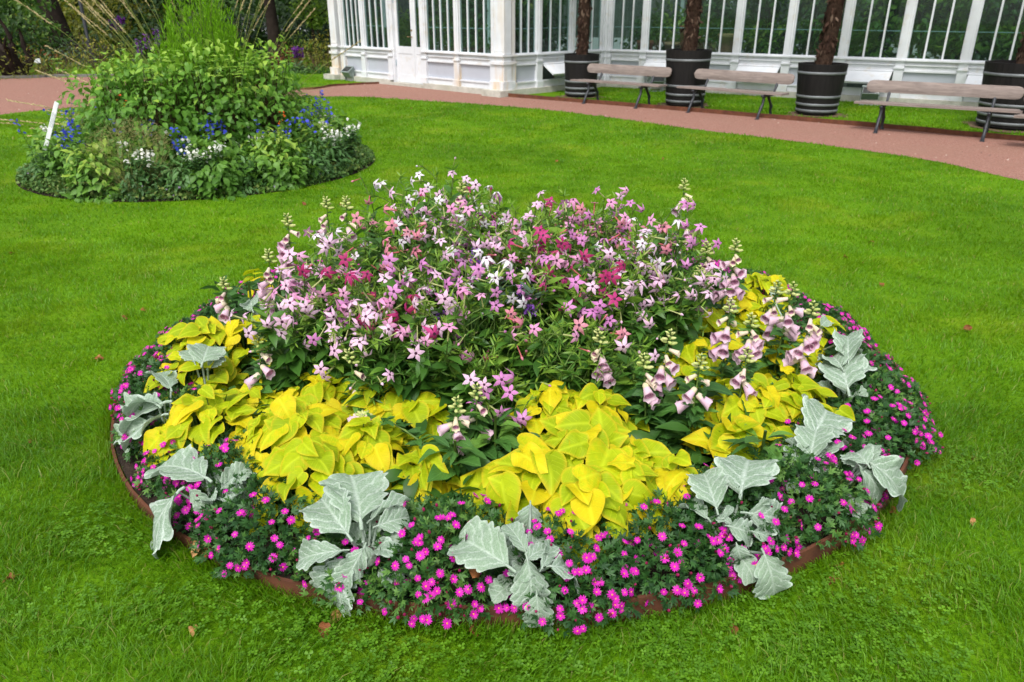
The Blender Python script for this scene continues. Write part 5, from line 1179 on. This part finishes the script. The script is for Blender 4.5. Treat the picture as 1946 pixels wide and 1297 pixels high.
# feathery upright plant
c = LC + [.05, .25]; t = thing('feathery_plant', 'bright green feathery plant rising from the top of the far mound', 'plant', (*c, 0.0)); b = MB(); st = MB()
for i in range(60):
    a = rng.random() * 6.28; r = .5 * math.sqrt(rng.random()); h = (2.35 - 1.1 * (r / .5) ** 2) * (.85 + .2 * rng.random()); x, y = r * math.cos(a), r * math.sin(a)
    st.tube([[x * .3, y * .3, 0], [x, y, h * .6], [x * 1.1, y * 1.1, h]], [.006, .004, .002], 4); m = 130; z = .75 + (h - .75) * rng.random(m); an = rng.random(m) * 6.28; w = .035 + .05 * (1 - z / h)
    b.scatter(NARROW[0], frames(np.stack([x + w * np.cos(an) * rng.random(m), y + w * np.sin(an) * rng.random(m), z], -1), np.stack([np.cos(an) * .5, np.sin(an) * .5, 1 + 0 * an], -1), rdir(m), .075, .8))
st.build('stem', M_GSTEM, t); b.build('foliage', M_FEATHER, t)
# ornamental grass with pale seed heads
c = LC + [-.05, .45]; t = thing('ornamental_grass', 'tall ornamental grass with pale seed heads arching left and right above the far mound', 'ornamental grass', (*c, 0.0))
def stalk():
    b = MB(); L = 1.0; P = np.array([[0, 0, 0], [.01, 0, .4], [.035, 0, .75], [.08, 0, 1.0]]); b.tube(P, [.0016, .0014, .0011, .0008], 4, 0)
    n = 110; q = .80 + .20 * rng.random(n); pos = np.stack([np.interp(q, [0, .4, .75, 1], P[:, 0]), 0 * q, q], -1); b.scatter(NARROW[0], frames(pos, np.array([.12, 0, 1.]) + rdir(n, .16), rdir(n), .017, 1.2), None, {0: 1})
    return b.mesh('seed_stalk', [M_CULM, M_STRAW])
STK = [stalk() for _ in range(4)]
for i in range(62):
    side = rng.random(); ang = rng.normal(-.15, .42) if i > 12 else -1.0 - .45 * rng.random(); az = rng.normal(0, .5); L = (2.15 + .5 * rng.random()) * (1.0 if abs(ang) < .8 else .92)
    d = nrm(np.array([math.sin(ang), math.sin(az) * .35, math.cos(ang)])); x = nrm(np.cross([0, 1, 0], d)) * (1 if ang > 0 else -1); y = np.cross(d, x); M = np.stack([x * L, y * L, d * L, np.array([rng.normal(0, .12), rng.normal(0, .12), .05])], -1); put('seed_stalk', STK[i % 4], t, mat4(M))
b = MB(); n = 500; a = rng.random(n) * 6.28; T = grid_leaf(np.full(8, .006) * np.array([1, 1, 1, 1, .9, .7, .4, .05]), 1, .3, 1.3); b.scatter(T, frames(np.stack([.15 * np.cos(a) * rng.random(n), .15 * np.sin(a) * rng.random(n), .02 + 0 * a], -1), np.stack([np.cos(a) * .35, np.sin(a) * .35, 1 + 0 * a], -1), np.stack([np.cos(a), np.sin(a), 0 * a], -1) * -1 + rdir(n, .1), 1.2 + .6 * rng.random(n))); b.build('blade', M_CULM, t)
# blue sage, white flowers, leafy plants, wisps
def spikes(n, h, R, mat, fsize, dens, leafm, nleaf=60, lsz=.06, T=LANCE, len_=.16):
    b = MB(); lv = MB(); sp = []
    for i in range(n):
        a = rng.random() * 6.28; r = R * math.sqrt(rng.random()); hh = h * (.75 + .3 * rng.random()); P = np.array([[r * .3 * math.cos(a), r * .3 * math.sin(a), 0], [r * .8 * math.cos(a), r * .8 * math.sin(a), hh * .6], [r * 1.2 * math.cos(a), r * 1.2 * math.sin(a), hh]]); b.tube(P, [.0045, .0035, .002], 4)
        m = nleaf; q = rng.random(m) * .8; an = rng.random(m) * 6.28; pos = np.stack([np.interp(q, [0, .6, 1], P[:, j]) for j in range(3)], -1)
        lv.scatter(T[1], frames(pos, np.stack([np.cos(an), np.sin(an), .3 + 0 * an], -1), np.array([0, 0, 1.]) + rdir(m, .3), lsz * (.6 + .7 * rng.random(m)) * (1.15 - .6 * q)))
        m = dens; q = 1 - len_ / hh * rng.random(m); an = rng.random(m) * 6.28; pos = np.stack([np.interp(q, [0, .6, 1], P[:, j]) for j in range(3)], -1) + .012 * np.stack([np.cos(an), np.sin(an), 0 * an], -1)
        fl = MB(); fl.scatter(OVATE[0], frames(pos, np.stack([np.cos(an), np.sin(an), .1 + 0 * an], -1), rdir(m) + [0, 0, 1], fsize * (.6 + .6 * rng.random(m)), 1.7)); sp.append(('flower_spike', fl.mesh('flower_spike', [mat])))
    return (('stem', b.mesh('stem', [M_GSTEM])), ('foliage', lv.mesh('foliage', [leafm])), *sp)
BLUE = [spikes(5, .72, .22, M_BLUE, .036, 9, M_MIX, 70, .08) for _ in range(3)]; WHITE = [spikes(7, .52, .2, M_WHITEF, .036, 9, M_DARKLEAF, 80, .09, LANCE, .12) for _ in range(3)]
def gpos(px, py, z):
    q = G(px, py, z)[:2] - LC; r = np.linalg.norm(q); return LC + q / r * min(r, LR - .30)
for i, (px, py, lab) in enumerate([(75, 200, 'blue sage at the far left of the second bed'), (115, 235, 'blue sage beside the white label stake'), (60, 265, 'blue sage with the deepest blue spike at the left front of the second bed'), (150, 270, 'blue sage left of centre in the second bed'), (200, 190, 'blue sage against the red path left of the mound'), (255, 260, 'blue sage under the left part of the mound'), (365, 225, 'blue sage with bright blue spikes at the foot of the mound'), (400, 260, 'blue sage in the middle of the second bed'), (370, 300, 'low blue sage at the front of the second bed'), (520, 200, 'blue sage at the right foot of the mound'), (575, 225, 'blue sage on the right side of the second bed'), (615, 215, 'tall blue sage against the lawn on the right of the second bed'), (655, 200, 'thin blue sage sticking out highest at the right'), (640, 250, 'blue sage among white flowers at the right rim'), (560, 270, 'blue sage low at the right of the second bed')]):
    place('blue_sage', lab, 'sage', gpos(px, py, .5), BLUE[i % 3], 'blue sages of the second bed')
for i, (px, py, lab) in enumerate([(460, 250, 'white snapdragon-like flowers in the middle right of the second bed'), (470, 285, 'white flowers low in the middle right of the second bed'), (325, 285, 'white flowers left of centre in the second bed'), (275, 315, 'white flowers in the front left of the second bed'), (370, 330, 'white flowers with dark leaves at the front of the second bed'), (405, 330, 'white flowers at the front right of centre in the second bed'), (510, 275, 'white flowers in front of the blue sage on the right'), (655, 235, 'white flowers on the right rim of the second bed'), (690, 270, 'outermost white flowers hanging over the lawn at the right'), (660, 275, 'white flowers low at the right rim with dark foliage'), (70, 265, 'white flowers at the left rim of the second bed')]):
    place('white_flower_plant', lab, 'flowering plant', gpos(px, py, .3), WHITE[i % 3], 'white flowers of the second bed')
LEAFY = [(pillow(.34, .50, 760, .085, OVATE, M_MIX, hang=.3), sticks(.2, .5, 8)) for _ in range(3)]; DARKP = [(pillow(.27, .36, 520, .075, LANCE, M_DARKLEAF, hang=.3), sticks(.2, .3, 8)) for _ in range(2)]
pos_ = ['at the front left', 'at the front', 'at the front right', 'in the middle', 'at the left', 'at the right']
for i, (px, py, s, dk, lab) in enumerate([(140, 300, 1.0, 0, 'broad-leaved green plant at the left of the second bed'), (185, 325, 1, 0, 'broad-leaved green plant at the left front of the second bed'), (105, 275, .95, 0, 'green leafy plant under the label stake'), (230, 265, 1, 0, 'green leafy plant behind the front left of the second bed'), (415, 325, 1, 0, 'bright leafy plant at the front of the second bed'), (435, 350, .7, 0, 'small bright leafy plant nearest the edge of the second bed'), (520, 305, 1.0, 0, 'broad-leaved plant at the right front of the second bed'), (560, 315, 1.0, 0, 'big-leaved plant at the right front near the rim of the second bed'), (480, 255, 1.0, 0, 'leafy plant behind white flowers in the second bed'), (600, 270, 1, 0, 'leafy plant at the right of the second bed'), (330, 265, 1, 0, 'leafy plant before the middle of the mound'), (240, 335, 1, 1, 'dark narrow-leaved plant at the front left of the second bed'), (345, 335, 1, 1, 'dark narrow-leaved plant at the front of the second bed'), (480, 325, 1, 1, 'dark narrow-leaved plant between two bright leafy ones'), (655, 295, 1.1, 1, 'dark narrow-leaved plant at the right rim of the second bed'), (620, 305, 1, 1, 'dark plant at the right rim beside the big-leaved plant'), (70, 305, .9, 1, 'dark narrow-leaved plant at the left rim of the second bed'), (290, 300, 1, 0, 'leafy plant left of centre with blue sage behind'), (50, 255, .9, 0, 'leafy plant at the outermost left of the second bed'), (640, 250, .9, 0, 'leafy plant at the outer right of the second bed'), (160, 235, .9, 0, 'leafy plant at the left foot of the mound'), (560, 235, 1, 0, 'leafy plant at the right foot of the mound'), (420, 285, 1, 0, 'leafy plant in the middle of the second bed'), (370, 270, 1, 1, 'dark plant in the middle of the second bed')]):
    m = (DARKP if dk else LEAFY)[i % 2]; place('leafy_plant', lab, 'plant', gpos(px, py, .25), (('foliage', m[0]), ('stem', m[1])), 'leafy plants of the second bed', s=s)
def wisp():
    b = MB(); n = 200; a = rng.random(n) * 6.28; T = grid_leaf(np.array([.003, .003, .002, .002, .001]), 1, .1, .9); b.scatter(T, frames(np.stack([.10 * np.cos(a), .08 * np.sin(a), 0 * a], -1), np.stack([np.cos(a) * .55, np.sin(a) * .55, 1 + 0 * a], -1) + rdir(n, .15), rdir(n), .42 + .25 * rng.random(n)))
    m = 1700; d = nrm(rng.normal(0, 1, (m, 3))); d[:, 2] = np.abs(d[:, 2]); b.scatter(NARROW[0], frames(d * [.40, .40, .30] * (.55 + .5 * rng.random((m, 1))) + [0, 0, .44], d + rdir(m, .6), rdir(m), .035, .5)); return b.mesh('foliage', [M_WISP])
WI = [wisp(), wisp()]
for i, (px, py, lab) in enumerate([(200, 245, 'hazy brownish grass tuft at the left of the second bed'), (345, 245, 'hazy brownish grass tuft under the mound'), (240, 300, 'hazy grass tuft near the front left rim of the second bed'), (530, 225, 'hazy brownish grass tuft at the right foot of the mound'), (450, 230, 'hazy grass tuft right of the bright blue sage'), (120, 220, 'hazy grass tuft behind the label stake'), (590, 195, 'hazy grass tuft at the back right of the second bed'), (300, 240, 'hazy grass tuft before the mound, left of centre')]):
    place('wispy_grass_tuft', lab, 'grass tuft', gpos(px, py, .4), (('foliage', WI[i % 2]),), 'wispy grass tufts of the second bed')
for px, py, lab in ((215, 168, 'orange-red blossoms at the left side of the mound'), (520, 196, 'orange-red blossoms at the right foot of the mound')):
    q = atY(px, py, 8.3); m = spikes(2, .42, .08, M_ORANGE, .024, 4, M_MIX, 30, len_=.06); place('orange_flower_plant', lab, 'flowering plant', (q[0], q[1], q[2] - .48), m, 'orange flowers by the far mound')
b = MB(); n = 22000; a = rng.random(n) * 6.28; u = rng.random(n); r = LR - .02 - .62 * u ** 1.2; hmp = .10 * np.sin(np.clip(u, 0, .6) / .6 * PI / 2 + .25) * (1 + .35 * np.sin(a * 23) * np.sin(a * 41 + 2)); pos = np.stack([LC[0] + r * np.cos(a), LC[1] + r * np.sin(a), .01 + hmp * (.75 + .3 * rng.random(n))], -1)
b.scatter(grid_leaf(ell(3, 1, .5, .42), 1, .2, .3), frames(pos, rdir(n) + [0, 0, .3], np.array([0, 0, 1.]) + rdir(n, .5), .028 + .02 * rng.random(n)))
m = rng.random(n) < .006; b.scatter(OVATE[0], frames(pos[m] + [0, 0, .02], rdir(m.sum()), np.array([0, 0, 1.]) + rdir(m.sum(), .3), .03, 1.4), None, {0: 1})
tag(b.build('ground_cover', [M_COVER, petal('lilac_speck', (.40, .28, .55), (.5, .35, .6))]), 'low small-leaved plants edging the second bed', 'ground cover', None, 'stuff')
q0, q1 = atY(95, 248, 8.35), atY(108, 195, 8.3); b = MB(); d = nrm(q1 - q0); x = nrm(np.cross(d, [0.15, 1, 0])); M = np.eye(4); M[:3, 0] = x; M[:3, 1] = np.cross(d, x); M[:3, 2] = d; M[:3, 3] = q0
b.box(-.024, .024, -.004, .004, -.25, np.linalg.norm(q1 - q0), 0, M); b.box(-.016, .016, -.0065, -.0045, .04, .22, 1, M); b.box(-.016, .016, .0045, .0065, .04, .22, 1, M)
tag(b.build('plant_label', [plain('label_white', (.72, .73, .74), .4, .4), plain('label_print', (.55, .56, .58), .5, .3, var=.5, scale=140)], smooth=False), 'white plant label stake leaning in the left of the second bed', 'plant label')

# ------------------------------------------------------------------ park behind
M_TRUNK = plain('dark_bark', (.022, .016, .013), .95, .1, var=.45, scale=5, bump=1.0, bscale=14)
CR = dict(dark=leafmat('crown_dark', (.010, .030, .006), (.030, .075, .012), (.06, .11, .02), .5, .35, .25, None, .8, 0, .2), mid=leafmat('crown_mid', (.03, .08, .012), (.085, .18, .025), (.16, .26, .04), .5, .35, .3, None, .8, 0, .2),
          olive=leafmat('crown_olive', (.085, .10, .010), (.21, .21, .02), (.32, .27, .04), .5, .35, .3, None, .8, 0, .2), bright=leafmat('crown_bright', (.07, .15, .012), (.17, .28, .03), (.28, .36, .04), .5, .35, .3, None, .8, 0, .2),
          rust=leafmat('crown_rust', (.10, .025, .012), (.22, .06, .02), (.16, .13, .03), .6, .3, .2, None, 1.2, 0, .2), grey=leafmat('crown_grey', (.06, .11, .055), (.14, .22, .11), None, .6, .3, .2, None, 1, 0, .2), purple=leafmat('crown_purple', (.05, .03, .06), (.12, .06, .14), (.10, .13, .05), .6, .3, .2))
def crown_blobs(blobs, n, size, T=OVATE):
    b = MB()
    for c, r in blobs:
        leaf_cloud(b, n, size, T, lambda m: blob(c, r, m), 0, .45)
    return b
def tree(lab, loc, r, h, lean, blobs, mat, n=320, size=.24, group='trees of the park', name='park_tree'):
    t = thing(name, lab, 'tree', (*loc, 0), 0, group); b = MB(); zz = np.linspace(0, h, 10)
    P = np.stack([lean[0] * zz + .05 * np.sin(zz * 1.3) * r * 3, lean[1] * zz, zz - .05], -1); b.tube(P, r * (1.0 + .55 * np.exp(-zz * 2.2) - .45 * zz / h), 12)
    for i in range(6):
        z0 = h * (.5 + .45 * i / 6); p0 = np.array([np.interp(z0, zz, P[:, 0]), np.interp(z0, zz, P[:, 1]), z0]); a = i * 2.4; L = h * .5
        b.tube([p0, p0 + [L * .4 * math.cos(a), L * .4 * math.sin(a), L * .3], p0 + [L * math.cos(a), L * math.sin(a), L * .5]], [r * .45, r * .3, r * .1], 6)
    b.build('trunk', M_TRUNK, t)
    if blobs: crown_blobs(blobs, n, size).build('crown', CR[mat], t)
    return t
def cb(n, R, z0, z1, rr=1.3):
    out = []
    for i in range(n):
        a = rng.random() * 6.28; q = R * math.sqrt(rng.random()); out.append(((q * math.cos(a), q * math.sin(a), z0 + (z1 - z0) * rng.random()), (rr * (.7 + .6 * rng.random()),) * 2 + (rr * .7,)))
    return out
def at_(px, py): return G(px, py)[:2]
tree('thick dark leaning tree trunk at the left beyond the red path', at_(130, 113), .38, 8, (-.17, 0), cb(16, 4, 5, 9, 1.6), 'dark')
tree('straight dark tree trunk standing left of the glasshouse', at_(526, 124), .20, 8, (-.01, 0), cb(14, 3, 4.0, 8, 1.5), 'dark')
tree('slim young tree with broad green leaves at the far left', at_(14, 135), .07, 4.5, (-.03, 0), [((-.5 + .5 * i, .3 * (i % 2), 2.0 + .28 * (i % 3)), (.65, .65, .4)) for i in range(4)] + cb(6, 1.2, 2.6, 4.5, .8), 'mid', 220, .15)
tree('small pale green tree beside the left corner of the glasshouse', at_(600, 118), .06, 2.6, (0, 0), [((.0, 0, 2.0), (.55, .55, .5)), ((.3, .2, 1.6), (.45, .45, .35)), ((-.3, 0, 1.7), (.45, .45, .35)), ((0, 0, 2.6), (.7, .7, .5)), ((.1, .0, 1.35), (.3, .3, .25))], 'bright', 260, .11)
# gnarled stump
c = at_(34, 147); t = thing('gnarled_stump', 'dark gnarled tree stump with bent branches at the left edge of the park', 'tree stump', (*c, 0)); b = MB()
for i in range(6):
    a = i * 1.1; P = np.cumsum(np.vstack([[.1 * math.cos(a), .1 * math.sin(a), -.05], rng.normal(0, .09, (6, 3)) + np.array([.08 * math.cos(a) - .06, .07 * math.sin(a), .24])]), 0); b.tube(P, [.19, .15, .12, .09, .07, .045, .02], 8)
b.build('trunk', M_TRUNK, t)
for dx, dz in ((-.45, .75),): 
    b = MB(); b.tube([[0, 0, .6], [-.5, 0, .9], [-1.1, .1, 1.0]], [.1, .08, .05], 7); b.build('branch', M_TRUNK, t)
# lamp post
c = at_(176, 118); t = thing('lamp_post', 'slim dark lamp post right of the thick leaning trunk', 'lamp post', (*c, 0)); b = MB(); b.lathe([(.10, 0), (.10, .3), (.06, .36), (.06, 2.5), (.045, 2.55), (.04, 3.6)], 10); b.build('post', M_DARK, t)
b = MB(); b.lathe([(.05, 3.6), (.15, 3.66), (.19, 4.0), (.22, 4.02), (.04, 4.2), (.001, 4.3)], 8); b.build('lantern', plain('lantern_glass', (.5, .5, .45), .3, .4), t)
def shrub(lab, px, py, R, h, mat, n=700, size=.13, T=OVATE, name='shrub', group='shrubs of the park'):
    c = at_(px, py); t = thing(name, lab, 'shrub', (*c, 0), 0, group); put('foliage', pillow(R, h, n, size, T, CR[mat], hang=.2, core=.4), t); put('stem', sticks(R * .6, h * .8, 7, .02, M_STEM), t)
for a in [('round green shrub behind the gnarled stump', 62, 118, 1.5, 1.7, 'mid', 1300, .16), ('grey-green feathery shrub left of the thick trunk', 62, 108, 1.5, 1.9, 'grey', 1300, .13, LANCE), ('olive perennials at the far left edge of the path', 5, 147, 1.2, .95, 'olive', 700, .10, LANCE), ('olive-yellow shrub right of the lamp post', 225, 106, 2.6, 2.6, 'olive', 1500, .17), ('dark shrub behind the ornamental grass', 300, 112, 2.6, 2.4, 'dark', 1400, .18), ('rust-tinted perennials beside the gnarled stump', 78, 140, .8, .75, 'rust', 260, .09, LANCE), ('low olive grasses along the path below the thick trunk', 110, 143, 1.5, .55, 'olive', 800, .10, NARROW), ('low green cover along the path by the label', 90, 143, .9, .40, 'bright', 500, .09, NARROW), ('purple-tinged perennials right of the thick trunk', 165, 119, .9, .8, 'purple', 600, .10, LANCE), ('dark shrub at the far left behind the young tree', 5, 122, 1.8, 2.0, 'dark', 1200, .17), ('mixed olive border behind the mound on the left', 185, 130, 1.3, .9, 'olive', 800, .1, LANCE),
          ('rust-red bushy perennial right of the straight trunk', 548, 133, .55, .75, 'rust', 420, .08), ('yellow-green grassy perennial near the rust-red one', 570, 130, .8, 1.0, 'bright', 700, .11, NARROW), ('olive perennials at the left corner of the glasshouse', 602, 132, .9, .85, 'olive', 700, .10, LANCE), ('rusty olive perennials left of the glasshouse corner', 622, 128, .9, .95, 'olive', 700, .1, LANCE), ('low grey-green leaves at the edge of the small lawn', 556, 138, .5, .28, 'grey', 300, .10), ('low blue-green leaves at the edge of the small lawn near the corner', 590, 139, .6, .22, 'mid', 300, .1), ('dark evergreen shrub behind the pale small tree', 600, 106, 2.6, 2.8, 'dark', 1500, .2), ('dark evergreen shrub behind the straight trunk', 545, 104, 2.4, 2.5, 'dark', 1500, .2), ('dark shrub left of the straight trunk', 470, 108, 2.4, 2.3, 'dark', 1300, .2), ('green shrub behind the feathery plant', 400, 108, 2.4, 2.2, 'mid', 1300, .19), ('dark shrub beyond the corner of the glasshouse', 640, 104, 2.4, 2.8, 'dark', 1500, .2), ('olive shrub high behind the lamp post', 165, 95, 2.6, 3.0, 'olive', 1300, .2), ('grey-green border behind the red path', 130, 130, 1.0, .8, 'grey', 600, .1, LANCE)]: shrub(*a)
q = at_(570, 140); m = spikes(4, .8, .12, M_VIOLET, .07, 40, M_DARKLEAF, 25, .09, LANCE, .25); place('purple_flower_plant', 'tall dark purple flower spike at the edge of the small lawn', 'flowering plant', q, m, None)
q = at_(96, 112); m = spikes(5, 1.5, .3, M_VIOLET, .09, 50, M_DARKLEAF, 25, .1, LANCE, .3); place('purple_flower_plant', 'purple flower spikes seen deep in the park behind the grass stalks', 'flowering plant', at_(240, 116), m, None)
c = at_(76, 141); b = MB(); b.box(-.02, .02, -.01, .01, 0, .34); b.box(-.11, .11, -.02, -.012, .30, .42, 1); tag(b.build('plant_sign', [M_DARK, plain('sign_white', (.7, .72, .75), .5, .3)], smooth=False), 'little white name sign on a stick at the far side of the red path', 'sign').location = (*c, 0)
ribbon('kerb', EDGE_FAR_L[:20] + [0, .12], -.02, .07, .10, plain('kerb_stone', (.16, .15, .14), .9, .2, var=.2), 'grey stone kerb along the far side of the red path at the left', 'kerb')
# parked cars glimpsed between the trunks
M_CARW = plain('white_car_paint', (.62, .64, .66), .25, .5, var=.03); M_CARD = plain('dark_car_paint', (.03, .035, .045), .25, .5, var=.1); M_TYRE = plain('tyre', (.012, .012, .012), .9, .1)
def car(lab, px, py, mat, rz):
    c = at_(px, py); t = thing('parked_car', lab, 'car', (*c, 0), rz, 'cars parked beyond the trees'); b = MB()
    prof = [(-2.1, .35, .80), (-2.05, .30, .86), (-1.2, .28, .93), (-1.0, .28, .95), (1.1, .28, .96), (1.9, .28, .98), (2.1, .35, .75)]; V = []
    for x, z0, z1 in prof: V += [[x, -.82, z0], [x, -.86, (z0 + z1) / 2], [x, -.80, z1], [x, .80, z1], [x, .86, (z0 + z1) / 2], [x, .82, z0]]
    n = len(prof); i = np.arange(n - 1)[:, None] * 6; j = np.arange(6)[None]; b.add(V, [np.stack([i + j, i + (j + 1) % 6, i + 6 + (j + 1) % 6, i + 6 + j], -1).reshape(-1, 4)]); b.F.append((np.array([[0, 1, 2, 3], [0, 3, 4, 5]]), 0)); b.F.append((np.array([[0, 1, 2, 3], [0, 3, 4, 5]]) + 6 * (n - 1), 0))
    o = b.build('body', mat, t); b = MB(); V = [[-1.15, -.78, .94], [1.75, -.78, .97], [1.15, -.62, 1.42], [-.35, -.62, 1.44], [-1.15, .78, .94], [1.75, .78, .97], [1.15, .62, 1.42], [-.35, .62, 1.44]]
    b.add(V, np.array([[0, 1, 2, 3], [5, 4, 7, 6], [1, 5, 6, 2], [4, 0, 3, 7]])); b.build('window', M_LENS, t, False); b = MB(); b.box(-.40, 1.2, -.63, .63, 1.42, 1.48); b.build('roof', mat, t)
    for x in (-1.35, 1.3):
        for y in (-.78, .78):
            b = MB(); b.tube([[x, y - .09, .31], [x, y + .09, .31]], .31, 16); w = b.build('wheel', M_TYRE, t, False); b = MB(); b.tube([[x, y - .10, .31], [x, y + .10, .31]], .18, 12); b.build('rim', M_HOOP, w)
car('white car parked beyond the trees left of the straight trunk', 500, 93, M_CARW, .2); car('dark car parked beyond the trees beside the white one', 478, 94, M_CARD, .1)
# far trees: each with trunk and crown
k_ = 0
WH = ['behind the young left tree', 'behind the thick leaning trunk', 'behind the lamp post', 'behind the ornamental grass', 'behind the feathery plant', 'behind the straight trunk', 'behind the pale small tree', 'behind the glasshouse corner']
for px, py, mat, i in ((-60, 84, 'dark', 0), (40, 80, 'mid', 0), (110, 78, 'mid', 1), (190, 78, 'olive', 2), (260, 76, 'dark', 3), (330, 78, 'dark', 3), (400, 76, 'dark', 4), (455, 74, 'mid', 4), (520, 70, 'dark', 5), (580, 78, 'dark', 6), (640, 76, 'dark', 7), (-160, 90, 'mid', 0)):
    tree(f'{"olive" if mat == "olive" else "dark green" if mat == "dark" else "mid-green"} low-crowned tree deep in the park {WH[i]}', at_(px, py), .25, 8, (rng.normal(0, .05), 0), cb(22, 3.4, .6 if i != 5 else 2.0, 3.5, 1.5) + cb(10, 3, 3.5, 9, 1.7), mat, 210, .33, 'far trees of the park')
# far woodland all round, read as one mass
b = MB()
def wood(x, y, R, h, n): leaf_cloud(b, n, .75, OVATE, lambda m: blob((x, y, h * .45), (R, R, h * .55), m), 0, .4)
for i in range(30): wood(-60 + i * 4.2, 62 + 6 * math.sin(i * 1.7), 4.0, 11 + 3 * math.sin(i * 2.3), 420)
for i in range(12): wood(-52 + 1.0 * i, 60 - 5 * i, 4, 10, 300)
tag(b.build('woodland', CR['dark']), 'distant dark trees closing the park', 'woodland', None, 'stuff')

# ------------------------------------------------------------------ labels: where several things look alike, say which one of the row
from collections import defaultdict
bpy.context.view_layer.update()
same = defaultdict(list)
for o in COL.objects:
    if o.parent is None and o.get('label') and o.get('category') and 'thick of the' not in o['label']: same[o['label']].append(o)
NUM = {2: 'two', 3: 'three', 4: 'four', 5: 'five', 6: 'six', 7: 'seven', 8: 'eight', 9: 'nine'}; ORD = {1: 'second', 2: 'third', 3: 'fourth'}
for lab, os_ in same.items():
    if len(os_) < 2: continue
    sx_ = lambda o: o.matrix_world.translation.x / (o.matrix_world.translation.y * CP + H_CAM * SP)
    os_.sort(key=sx_); n = len(os_)
    for i, o in enumerate(os_):
        w_ = 'leftmost' if i == 0 else 'rightmost' if i == n - 1 else 'middle one' if n == 3 else ORD[i] + ' from left' if i <= 3 and i <= (n - 1) // 2 else ORD[n - 1 - i] + ' from right'
        o['label'] = f'{lab}, {w_} of {NUM[n]}'
